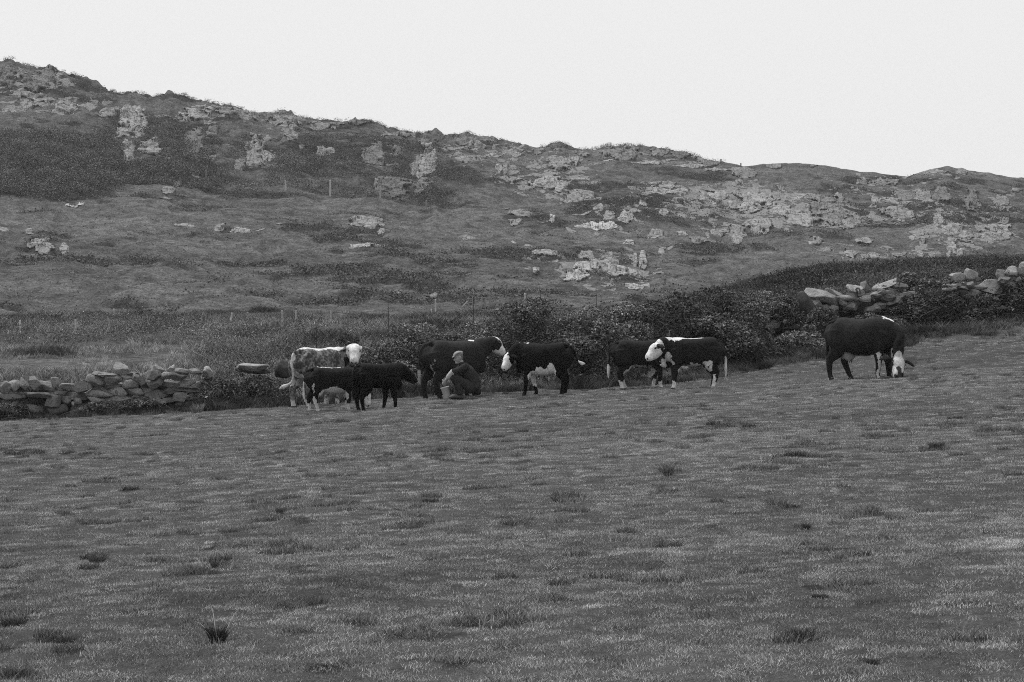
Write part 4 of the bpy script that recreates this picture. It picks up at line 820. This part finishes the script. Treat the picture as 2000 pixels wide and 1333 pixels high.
# F: black heifer facing left
cow('black heifer facing left with its white face lowered and turned and its tail flicked out', 1063, 769, 50.2, 174, .84, base=.004, sock=0, lx=.80, poll=(1.08, .16, 1.04), hdir=(-.42, -.50, -.72), hup=(-.55, -.6, .5), neckmid=(.86, .06, 1.12), legs=dict(hn=(-.02, 0, 0), hf=(.06, 0, 0), fn=(-.22, 0, 0), ff=(.10, 0, 0)),
    tail=[(-.80, 0, 1.22), (-.93, 0, 1.12), (-.97, -.02, .98), (-1.05, -.04, .86), (-1.17, -.05, .80), (-1.26, -.05, .80)],
    marks=[(.05, .0, .46, .47, .6, .28, .66), (-.26, .3, .64, .10, .3, .20, .6), (.74, 0, 1.27, .10, .1, .07, WHITE), (.56, 0, 1.33, .08, .1, .05, WHITE), (-1.18, 0, .82, .14, .12, .12, .55), (-.22, .25, .56, .12, .14, .10, WHITE)],
    hmarks=[(.30, 0, -.05, .29, .15, .24, WHITE), (.10, 0, .06, .1, .05, .1, WHITE)])
# G, H: the overlapping pair
cow('dark heifer facing right whose head is hidden behind the white-crested heifer', 1252, 762, 51.2, 8, .80, deep=.88, base=.011, sock=.24, poll=(1.15, .1, .95), hdir=(.6, .1, -.8), neckmid=(.95, .05, 1.05), legs=dict(hn=(.02, 0, 0), hf=(.16, 0, 0), fn=(.06, 0, 0), ff=(-.08, 0, 0)),
    tail=[(-.80, 0, 1.2), (-.90, 0, 1.05), (-.93, 0, .8), (-.95, 0, .52), (-.95, 0, .3)], marks=[(-.95, 0, .42, .14, .14, .25, .55), (-.05, 0, .46, .5, .6, .22, .5)], hmarks=FACE)
cow('white-faced heifer with a white crest along its neck facing left in the overlapping pair', 1352, 762, 49.8, 190, .82, deep=.90, base=.011, sock=.0, poll=(1.03, .16, 1.16), hdir=(-.66, -.34, -.66), hup=(-.35, -.1, .95), neckmid=(.86, .08, 1.13), legs=dict(hn=(0, 0, 0), hf=(.07, 0, 0), fn=(-.03, 0, 0), ff=(.08, 0, 0)), ear=.9, headsize=1.1,
    tail=[(-.80, 0, 1.22), (-.90, 0, 1.08), (-.93, .02, .85), (-.93, .03, .55), (-.93, .03, .28)],
    marks=[(-.94, 0, .48, .12, .14, .36, .55), (.02, .0, .46, .47, .6, .21, .5), (.78, 0, .62, .14, .3, .16, WHITE * .9), (.50, 0, 1.31, .26, .26, .12, WHITE), (.15, 0, 1.31, .50, .16, .07, WHITE), (.74, .20, .80, .07, .2, .12, WHITE * .9), (.64, .22, .70, .10, .16, .07, WHITE * .8), (.72, .1, .62, .12, .16, .12, WHITE * .8), (-.36, .25, .66, .12, .16, .07, WHITE * .9), (-.44, .25, .56, .06, .14, .14, WHITE * .9), (-.55, .17, .22, .09, .10, .2, WHITE), (.56, .17, .12, .1, .1, .1, WHITE), (.40, -.17, .2, .12, .12, .2, WHITE * .8)],
    hmarks=[(.24, 0, -.06, .38, .20, .26, WHITE), (.08, .2, -.05, .09, .1, .09, WHITE), (.04, -.17, -.03, .085, .09, .09, .012), (.0, -.12, -.14, .08, .1, .10, .012)])
# I: the grazing cow on the right
cow('big dark cow grazing alone on the right with its white face down in the grass', 1685, 739, 50.2, -30, .98, headsize=1.14, base=.014, sock=.05, girth=1.08, udder=1, poll=(.93, -.16, .49), hdir=(-.02, -.70, -.71), hup=(.2, -.75, .45), neckmid=(.90, -.05, .88), legs=dict(hn=(-.12, 0, 0), hf=(.22, 0, 0), fn=(-.04, 0, 0), ff=(.10, 0, 0)), withers=.03, ear=1.05,
    tail=[(-.80, 0, 1.22), (-.88, 0, 1.1), (-.88, .0, .85), (-.86, 0, .6), (-.86, 0, .4)],
    marks=[(.62, -.02, 1.30, .22, .07, .07, WHITE), (.0, 0, .48, .7, .2, .10, .3), (-.28, -.12, .50, .16, .10, .14, .3), (.50, -.23, .30, .05, .05, .32, .5)],
    hmarks=[(.18, 0, .06, .24, .12, .20, WHITE * .75), (.36, 0, -.02, .14, .055, .12, .03), (.36, .09, -.02, .16, .05, .12, WHITE * .8), (.43, 0, -.07, .06, .09, .07, .05)])

# ------------------------------------------------------------------ the man milking
MX, MY, _ = px(897, 49.9); MZ = float(ground(897, 49.9))
man_loc = (MX, MY, MZ)
def hand(w_, d, nrm, curl, side):
    """palm, four fingers and thumb from wrist w_ along d; nrm is the palm normal"""
    w_ = np.array(w_, float); d = unit(np.array(d, float)); nrm = unit(np.array(nrm, float) - d * np.dot(nrm, d)); s_ = np.cross(d, nrm) * side; L = []
    L.append(tube([w_, w_ + d * .045, w_ + d * .085], [(.026, .018), (.040, .016), (.038, .014)], ref=nrm, n=12))
    for i, (o_, ln) in enumerate(((-.030, .062), (-.010, .074), (.010, .070), (.029, .055))):
        a = w_ + d * .085 + s_ * o_; b = a + unit(d + nrm * curl * .45) * ln * .42; c = b + unit(d + nrm * curl * 1.6) * ln * .34; e = c + unit(d * .4 + nrm * curl * 2.2) * ln * .26
        L.append(tube([a, b, c, e], [.0098, .0092, .0085, .0075], ref=s_, n=8, sub=2))
    a = w_ + d * .025 - s_ * .034; b = a + unit(d * .7 - s_ * .6 + nrm * .5) * .035; c = b + unit(d * .8 - s_ * .1 + nrm * .6) * .030
    L.append(tube([a, b, c], [.013, .011, .009], ref=nrm, n=8, sub=2)); return L
J = dict(pelvis=(.27, .03, .26), waist=(.25, .03, .42), chest=(.13, .04, .60), neck=(.055, .03, .735), head=(-.015, .03, .86),
         shn=(.12, -.17, .67), shf=(.04, .22, .66), eln=(-.13, -.22, .57), elf=(-.14, .22, .52), wrn=(-.265, -.08, .40), wrf=(-.27, .16, .42),
         hpn=(.24, -.10, .24), hpf=(.24, .14, .24), knn=(-.13, -.18, .50), knf=(-.15, .24, .50), ann=(.02, -.14, .10), anf=(.00, .18, .10), ton=(-.20, -.16, .03), tof=(-.22, .21, .03))
J = {k_: np.array(v_) for k_, v_ in J.items()}
body = [tube([J['pelvis'], J['waist'], J['chest'], J['neck']], [(.15, .12), (.14, .11), (.17, .12), (.06, .06)], ref=(1, 0, 0)),
        tube([J['neck'] - np.array([0, 0, .04]), J['neck'] + np.array([-.02, 0, .05])], [.055, .052], ref=(1, 0, 0))]
for a, b, c in (('shn', 'eln', 'wrn'), ('shf', 'elf', 'wrf')):
    body.append(tube([J['chest'] * .4 + J[a] * .6, J[a], (J[a] + J[b]) / 2, J[b], (J[b] + J[c]) / 2, J[c]], [.06, .058, .048, .042, .038, .027], ref=(1, .2, .1), n=12))
for a, b, c, d in (('hpn', 'knn', 'ann', 'ton'), ('hpf', 'knf', 'anf', 'tof')):
    body.append(tube([J[a], (J[a] + J[b]) / 2, J[b], (J[b] + J[c]) / 2 + np.array([.02, 0, 0]), J[c]], [.09, .078, .058, .055, .040], ref=(0, 1, 0), n=12))
    body.append(tube([J[c] + np.array([.03, 0, -.05]), (J[c] + J[d]) / 2 - np.array([0, 0, .01]), J[d]], [.042, .04, .03], ref=(0, 0, 1), n=12))
hc = J['head']; fd = unit(np.array([-.93, -.30, -.22])); fu = unit(np.array([-.12, .0, 1.0]) - fd * np.dot(fd, (-.12, .0, 1.))); fs_ = np.cross(fd, fu)
def hp(a, b, c): return hc + fd * a + fs_ * b + fu * c
body += [tube([hp(-.01, 0, .115), hp(-.01, 0, .07), hp(-.005, 0, .0), hp(.015, 0, -.06), hp(.03, 0, -.105)], [(.05, .06), (.074, .092), (.074, .088), (.062, .070), (.035, .042)], ref=fd, n=20),
         tube([hp(.075, 0, .015), hp(.095, 0, -.012), hp(.104, 0, -.03), hp(.085, 0, -.038)], [.010, .013, .015, .010], ref=fs_, n=8),
         tube([hp(.078, -.022, -.062), hp(.084, 0, -.062), hp(.078, .022, -.062)], [.007, .009, .007], ref=fu, n=8),
         tube([hp(.073, -.05, .028), hp(.084, 0, .024), hp(.073, .05, .028)], [.010, .011, .010], ref=fu, n=8), ball(hp(.07, 0, -.095), (.026, .026, .02))]
for sy in (1, -1): body.append(tube([hp(-.01, sy * .074, .02), hp(-.02, sy * .084, .0), hp(-.01, sy * .074, -.035)], [(.010, .018), (.010, .022), (.008, .012)], ref=fd, n=10))
body += hand(J['wrn'], (-.45, .15, -.85), (-.2, .9, -.1), 1.0, 1) + hand(J['wrf'], (-.45, -.12, -.85), (-.2, -.9, -.1), 1.0, -1)
me = fuse('body', body, .006, 3, .4); set_tone(me, np.full(len(me.vertices), .33))
MAN = link('person', me, M_SKIN, None, man_loc); tag(MAN, 'man in flat cap and dark jacket crouching beside the cow to milk it', 'person')
# jacket, trousers, cap, boots, hair, shirt sleeve
G = [tube([(.28, .03, .20), J['pelvis'] + np.array([.02, 0, .06]), J['waist'], (.19, .035, .52), J['chest'], (.085, .035, .69), (.055, .03, .725)], [(.185, .15), (.185, .155), (.18, .15), (.195, .15), (.205, .14), (.12, .10), (.068, .068)], ref=(1, 0, 0), n=24),
     tube([J['neck'] + np.array([.01, 0, -.02]), J['neck'] + np.array([.0, 0, .018])], [.078, .072], ref=(1, 0, 0))]
G.append(tube([J['chest'] * .5 + J['shn'] * .5, J['shn'], (J['shn'] + J['eln']) / 2 + np.array([.01, 0, -.01]), J['eln'] * 1.0], [.085, .085, .072, .062], ref=(1, .2, .1), n=14))
G.append(tube([J['chest'] * .5 + J['shf'] * .5, J['shf'], (J['shf'] + J['elf']) / 2, J['elf'], (J['elf'] + J['wrf']) / 2, J['wrf'] + np.array([.02, 0, .02])], [.085, .08, .068, .062, .055, .045], ref=(1, .2, .1), n=14))
G.append(tube([(.36, -.13, .30), (.38, .03, .17), (.34, .16, .26)], [(.05, .10), (.07, .09), (.05, .10)], ref=(0, 0, 1), n=14))
me = fuse('jacket', G, .009, 4, .5); P = verts(me); P = P + .022 * (np.abs(fbm(P, 8, 3, 3)) - .3)[:, None] * unit(P - np.array([.2, .03, .45])); me.vertices.foreach_set('co', P.astype(np.float32).ravel())
set_tone(me, np.full(len(P), .030)); link('jacket', me, M_CLOTH, MAN)
G = [tube([J['eln'] + np.array([.02, 0, .015]), (J['eln'] + J['wrn']) / 2, J['wrn'] + (J['eln'] - J['wrn']) * .25], [.066, .062, .05], ref=(1, .2, .1), n=14)]
me = fuse('shirt_sleeve', G, .009, 3, .5); set_tone(me, np.full(len(me.vertices), .42)); link('shirt_sleeve', me, M_CLOTH, MAN)
G = []
for a, b, c in (('hpn', 'knn', 'ann'), ('hpf', 'knf', 'anf')):
    G.append(tube([J['pelvis'] * .5 + J[a] * .5, J[a], (J[a] + J[b]) / 2 + np.array([0, 0, -.005]), J[b] + np.array([.01, 0, -.01]), (J[b] + J[c]) / 2 + np.array([.03, 0, 0]), J[c] + np.array([.0, 0, .02])], [.11, .115, .096, .078, .078, .066], ref=(0, 1, 0), n=16))
me = fuse('trousers', G, .009, 4, .5); P = verts(me); P = P + .014 * fbm(P, 10, 3, 9)[:, None] * unit(P - np.array([.05, .03, .3])); me.vertices.foreach_set('co', P.astype(np.float32).ravel())
set_tone(me, np.full(len(P), .034)); link('trousers', me, M_CLOTH, MAN)
for a, b in (('ann', 'ton'), ('anf', 'tof')):
    G = [tube([J[a] + np.array([.01, 0, .16]), J[a] + np.array([.01, 0, .04]), J[a] + np.array([.02, 0, -.05])], [.062, .056, .056], ref=(0, 1, 0), n=14), tube([J[a] + np.array([.05, 0, -.055]), (J[a] + J[b]) / 2 + np.array([0, 0, -.01]), J[b] + np.array([0, 0, .012])], [(.05, .045), (.055, .05), (.045, .035)], ref=(0, 0, 1), n=14)]
    link('boot', fuse('boot', G, .009, 3, .5), M_RUBBER, MAN)
me = fuse('hair', [tube([hp(-.03, 0, .09), hp(-.045, 0, .02), hp(-.05, 0, -.045)], [(.076, .07), (.077, .058), (.06, .035)], ref=fd, n=16)], .008, 2); set_tone(me, np.full(len(me.vertices), .13)); link('hair', me, M_CLOTH, MAN)
G = [tube([hp(-.075, 0, .065), hp(-.03, 0, .105), hp(.04, 0, .095), hp(.088, 0, .062)], [(.070, .030), (.102, .036), (.096, .032), (.060, .018)], ref=fu, n=20), tube([hp(-.02, 0, .055), hp(-.015, 0, .085)], [(.084, .098), (.09, .104)], ref=fd, n=20),
     tube([hp(.07, 0, .060), hp(.105, 0, .046), hp(.128, 0, .034)], [(.068, .010), (.060, .008), (.035, .006)], ref=fu, n=16)]
me = fuse('flat_cap', G, .006, 3, .4); set_tone(me, np.full(len(me.vertices), .24)); link('flat_cap', me, M_CLOTH, MAN)
for sy in (1, -1): link('eye', mesh('eye', ICO2[0] * .010, ICO2[1], None, True), M_EYE, MAN, tuple(hp(.069, sy * .030, .006)))

# bucket between his knees
bl = tuple(np.array(man_loc) + np.array([-.24, .02, .0])); BK = empty('bucket', bl, 'pale enamel milking bucket held tilted between the crouching man knees', 'bucket')
def lathe(name, prof, n=32):
    a = np.linspace(0, 2 * math.pi, n, endpoint=False); P = np.array(prof); V = np.stack([P[:, :1] * np.cos(a), P[:, :1] * np.sin(a), np.repeat(P[:, 1:], n, 1)], -1).reshape(-1, 3)
    f = np.array([(i * n + j, i * n + (j + 1) % n, (i + 1) * n + (j + 1) % n, (i + 1) * n + j) for i in range(len(P) - 1) for j in range(n)]); return mesh(name, V, f, None, True)
link('pail', lathe('pail', [(.001, .012), (.082, .012), (.082, .0), (.088, .002), (.092, .02), (.118, .235), (.124, .24), (.124, .246), (.116, .246), (.112, .235), (.086, .03), (.001, .028)]), M_TIN, BK)
a = np.linspace(0, math.pi, 12); v_, f4, f3 = tube([(math.cos(t_) * .122, .05 * math.sin(t_), .235 - .07 * math.sin(t_)) for t_ in a], [.004] * 12, ref=(0, 1, .2), n=8, sub=1)
link('handle', mesh('handle', v_, [f4, f3], None, True), M_RUBBER, BK)
BK.rotation_euler = (math.radians(4), math.radians(-14), 0); BK.location.z += .02; BK.scale = (.76, .76, .98)

# ------------------------------------------------------------------ fences, gate, standing stalks
def post(u, vt, vb, D, wpx, tone, label, lean=0.0, group='wooden posts of the hill fences', cat='fence post'):
    s = D / F; h = (vb - vt) * s; r = max(wpx * s / 2, .03); x = D * (u - 1000) / F; zg = float(ground(u, D)); zt = max(ZC + D * (HOR - vt) / F, zg + h * .6); h = zt - zg
    z = [(0, 0, -.3), (0, 0, 0), (lean * h * .5, 0, h * .5), (lean * h, 0, h * .97), (lean * h, 0, h)]
    V, a, b = tube(z, [r, r, r * .95, r * .9, r * .7], ref=(0, 1, 0), n=10, sub=2); V = V * (1 + .04 * fbm(V, 6, 2, int(u)))[:, None]
    o = link('fence_post', mesh('fence_post', V, [a, b], np.full(len(V), tone), True), M_WOODT, None, (x, D, zg)); return tag(o, label, cat, group)
M_WOODT = simple('grey_wood', None, .35, 12, .01)
def hillD(u, v): return float(at_v(u, v)[1])
UP = [(558, 353, 377, .30, 'pale fence post on the hill, left of the two palest ones under the cliff'), (645, 353, 382, .30, 'tallest pale fence post on the hill, second of the palest pair'), (743, 364, 390, .24, 'fence post on the hill directly below small rocks near the cliff'),
      (499, 339, 363, .12, 'dim fence post in front of the leaning pale rock face'), (403, 334, 354, .12, 'dim fence post beside the small low rocks, leftmost of the upper fence'), (668, 366, 380, .12, 'short thin fence post just right of the tallest pale one'), (833, 392, 404, .15, 'short fence post at the foot of the cliff'), (352, 347, 356, .1, 'stub of a fence post on the knoll, far left of the upper fence')]
for u, a, b, t, lab in UP: post(u, a, b, hillD(u, b), 3.6, t * 1.3, lab, RNG.uniform(-.03, .03))
LO = [(40, 626, 644, .28, 'fence post standing in rough grass nearest to the left edge'), (148, 625, 643, .26, 'thin fence post in rough grass, second from the left edge'), (222, 604, 614, .4, 'short white topped stake behind the low posts'), (128, 598, 606, .16, 'tiny stake far behind the second post'),
      (392, 610, 630, .14, 'dim fence post in rough grass left of the leaning pair of stakes'), (449, 612, 630, .28, 'leaning split stake in rough grass'), (552, 607, 629, .2, 'left post of the close pair above the roan cow'), (578, 607, 628, .22, 'right post of the close pair above the roan cow'),
      (851, 586, 602, .3, 'short pale post left of the wooden gate'), (843, 604, 614, .34, 'small white stake below the short pale post'), (1027, 574, 600, .26, 'tall pale post right of the wooden gate beside the hedge'), (976, 585, 594, .14, 'dim short post between the gate and the tall pale post'), (647, 608, 628, .2, 'dim post between the close pair and the thistle'), (350, 616, 626, .12, 'stub of post far left of the leaning stake')]
def seen_at(u, vb):
    Ds_ = np.arange(66, 139, .5); v = HOR + (ZC - ground(np.full(len(Ds_), float(u)), Ds_) - .12) * F / Ds_; i = np.nonzero(v <= vb + 3)[0]
    return float(Ds_[i[0]]) if len(i) else 138.
for u, a, b, t, lab in LO:
    post(u, a, b + 3, seen_at(u, b),  3.2, min(t * 1.4, .4), lab, .18 if 'leaning' in lab else RNG.uniform(-.04, .04))
for u, vt in ((1408, 311), (1447, 319)): post(u, vt, sky_v(u) + 2, 323., 2.6, .08, 'post on the skyline, the ' + ('left' if u < 1430 else 'right') + ' one of two above the right ridge', 0)
# wooden gate standing among the rushes
gD = seen_at(932, 612); gx, gy, gz = px(932, gD); GT = empty('wooden_gate', (gx, gy, gz), 'small grey paling gate standing in the rough ground above the hedge', 'gate'); s = gD / F
def bar(p0, p1, r, nm, parent, tone):
    V, a, b = tube([p0, tuple((np.array(p0) + np.array(p1)) / 2), p1], [r, r, r], ref=(0, 1, .01), n=6, sub=1); return link(nm, mesh(nm, V, [a, b], np.full(len(V), tone)), M_WOODT, parent)
gzv = lambda v: ZC + gD * (HOR - v) / F - gz
for i, uu in enumerate((-17, -9, -3, 3, 9, 16)): bar((uu * s, 0, -.1), (uu * s, 0, gzv(580 + (i % 2))), .022, 'paling', GT, .17)
bar((-20 * s, -.03, gzv(584)), (17 * s, -.03, gzv(582)), .02, 'rail', GT, .17); bar((-18 * s, -.03, gzv(606)), (16 * s, -.03, gzv(606)), .02, 'rail', GT, .15); bar((-29 * s, -.06, gzv(600)), (-19 * s, -.06, gzv(589)), .03, 'brace', GT, .34)
# scrub on the bank behind the right hand wall, and a few stones lying in it
def bank_scrub():
    parts = []
    for k_ in range(900):
        u = RNG.uniform(1430, 2250); D = RNG.uniform(60, 75.5); x = D * (u - 1000) / F; z = float(ground(u, D)); m = 46; h = RNG.uniform(.08, .55)
        q = unit(RNG.normal(size=(m, 3)) + np.array([0, 0, .4])) * RNG.uniform(.5, 1.05, (m, 1)) * np.array([h * 1.5, h, h]); q[:, 2] = np.abs(q[:, 2])
        parts.append(leaves(np.array([x, D, z]) + q, RNG.uniform(.03, .075, m), .055 * RNG.uniform(.4, 1.6) * RNG.uniform(.6, 1.5, m)))
    return join(parts)
V, f, t = bank_scrub(); o = link('bank_scrub', mesh('bank_scrub', V, f, t), M_LEAF); tag(o, 'low dark bramble and bracken on the bank behind the right hand wall', 'scrub', kind='stuff')
for j, (u, v, a, b, t, lab) in enumerate([(1728, 535, 22, 5, .2, 'thin pale stone lying on the dark bank above the gap in the wall'), (1668, 531, 10, 6, .24, 'small pale stone near the crest of the dark bank'), (1625, 553, 36, 14, .12, 'dim wide stone half sunk in the bank above the flat wall slabs'), (1608, 540, 14, 6, .18, 'small dim stone at the left on the dark bank')]):
    D_ = 70.
    for D_ in np.arange(60, 77, .5):
        if HOR - (float(ground(u, D_)) - ZC) * F / D_ < v + 2: break
    loose(u, v, a, b, D_, t, 2000 + j, .1, lab, 'stone', 'stone', .4)
# tall dead stalks
def stalk(u, vb, vt, D, label, heads, tone=.03):
    x, y, z = px(u, D); zb = ZC + D * (HOR - vb) / F; zt = ZC + D * (HOR - vt) / F; z0 = min(z, zb); h = zt - z0; T = empty('dead_stalk', (x, y, z0), label, 'plant')
    V, a, b = tube([(0, 0, 0), (.01, 0, h * .5), (-.01, 0, h)], [.011, .009, .006], ref=(0, 1, 0), n=6, sub=3); link('stem', mesh('stem', V, [a, b], np.full(len(V), tone)), M_STEM, T)
    if heads:
        P0 = np.tile([[-.01, 0, h * .9]], (heads, 1)); a_ = RNG.uniform(0, 6.28, heads); P2 = P0 + v3(np.cos(a_) * RNG.uniform(.04, .2, heads), np.sin(a_) * .06, RNG.uniform(.02, .14, heads)); A = strips(P0, (P0 + P2) / 2 + v3(0, 0, .02), P2, .004, tone, 3)
        C = np.repeat(P2, 14, 0) + RNG.normal(size=(heads * 14, 3)) * np.array([.022, .022, .010]); B = leaves(C, .022, RNG.uniform(.12, .3, len(C))); V, f, t = join([A, B]); link('seed_head', mesh('seed_head', V, f, t), M_STEM, T)
stalk(759, 660, 594, 55.5, 'tall dead umbel stalk with spreading seed head rising left of the milked cow', 9)
stalk(925, 632, 581, 55.6, 'bare dark stalk standing in front of the wooden gate', 0)
stalk(618, 668, 628, 55.5, 'dead umbel stalk behind the back of the roan cow', 7)
stalk(1165, 615, 566, 56.2, 'thin bare stalk rising from the hedge above its middle', 0)
# ruined field wall far on the right slope
RW = []
for j in range(70):
    u = RNG.uniform(1680, 1780); v = 433 + RNG.uniform(0, 9) + .02 * (u - 1680); P = at_v(u, v); d = RNG.uniform(.25, .6); V = ICO2[0] * np.array([d, d * .7, d * .5]) * .5; V = V * (1 + .2 * fbm(V + j, 3, 2, j))[:, None]
    RW.append((V + P + np.array([0, -.2, .12]), ICO2[1], np.full(len(V), RNG.uniform(.14, .24))))
V, f, t = join(RW); c = V.mean(0); o = link('ruined_wall', mesh('ruined_wall', V - c, f, t), M_ROCK, None, c); tag(o, 'tumbled line of small stones from a ruined wall on the far right slope', 'stone wall')

# rush and nettle tussocks that stand out of the pasture
def tussock(u, v, wpx, hpx, tone, label, dead=0):
    D = 30.
    for _ in range(30): D = (ZC - float(ground(u, D))) * F / (v - HOR)
    s = D / F; x = D * (u - 1000) / F; z = float(ground(u, D)); n = int(160 + wpx * 5); a = RNG.uniform(0, 6.28, n); q = np.sqrt(RNG.uniform(0, 1, n)) * wpx * s * .38
    P0 = v3(q * np.cos(a), q * np.sin(a), -.01); L = hpx * s * RNG.uniform(.5, 1.15, n); ln = L * RNG.uniform(.1, .7, n); d = v3(np.cos(a + RNG.normal(size=n) * .6), np.sin(a), 0) * ln[:, None]; P2 = P0 + d + v3(0, 0, L); P1 = P0 + d * .25 + v3(0, 0, L * .7)
    parts = [strips(P0, P1, P2, .0035, tone * (3.8 if u != 424 else 2.4) * RNG.uniform(.5, 1.6, n), 3)]
    if dead:
        a = RNG.uniform(0, 6.28, dead); P0 = v3(np.cos(a) * .03, np.sin(a) * .03, 0); P2 = P0 + v3(np.cos(a) * RNG.uniform(.03, .17, dead), np.sin(a) * .12, RNG.uniform(.04, .2, dead)); parts.append(strips(P0, (P0 + P2) / 2 + v3(0, 0, .06), P2, .0032, RNG.uniform(.22, .42, dead), 4))
    V, f, t = join(parts); o = link('grass_tussock', mesh('grass_tussock', V, f, t), M_LEAF, None, (x, D, z)); tag(o, label, 'grass tussock', 'dark tussocks in the pasture')
for a in [(424, 1256, 36, 34, .022, 'darkest foreground tussock with pale dead blades sticking out', 9), (430, 1108, 40, 14, .028, 'low dark tussock above the one with dead blades', 0), (190, 1100, 34, 16, .028, 'dark tussock left of centre beside pale straw', 0),
          (1831, 878, 40, 16, .022, 'dark round tussock in the upper right of the pasture', 0), (1565, 1248, 60, 24, .028, 'wide bushy dark tussock low on the right', 0), (1602, 1168, 36, 10, .018, 'small very dark tussock above the wide bushy one', 0), (28, 1222, 60, 18, .022, 'dark tussock cut by the left edge', 0),
          (550, 1006, 24, 12, .03, 'small dark tussock near the middle left', 0), (1305, 930, 20, 26, .05, 'taller narrow tuft right of the centre', 3), (35, 1320, 60, 16, .025, 'dark tussock in the bottom left corner', 0), (130, 1258, 44, 20, .03, 'ragged tussock above the bottom left one', 0), (1576, 1034, 12, 12, .018, 'tiny dark tuft on the right half', 0),
          (840, 980, 40, 8, .028, 'flat dark tussock in the centre of the pasture', 0), (1100, 980, 50, 8, .028, 'flat dark tussock right of the centre one', 0), (1705, 1298, 26, 14, .028, 'small tussock near the bottom right', 0), (385, 805, 26, 18, .05, 'pale dead grass tuft at the end of the left wall', 10)]:
    tussock(*a)

# ------------------------------------------------------------------ damp air
def haze(density=.00015):
    V = np.array([(x, y, z) for x in (-1500, 2200) for y in (-60, 1000) for z in (-140, 60)], float)
    o = link('haze', mesh('haze', V, np.array([(0, 1, 3, 2), (4, 6, 7, 5), (0, 4, 5, 1), (2, 3, 7, 6), (0, 2, 6, 4), (1, 5, 7, 3)])))
    m = bpy.data.materials.new('damp_air'); m.use_nodes = True; t = m.node_tree; t.nodes.clear(); out_ = t.nodes.new('ShaderNodeOutputMaterial'); p = t.nodes.new('ShaderNodeVolumePrincipled')
    p.inputs['Color'].default_value = (.9, .9, .9, 1); p.inputs['Density'].default_value = density; p.inputs['Anisotropy'].default_value = .2; t.links.new(p.outputs[0], out_.inputs['Volume']); o.data.materials.append(m)
    tag(o, 'thin damp air that greys the far hill', 'haze', kind='stuff')
haze()
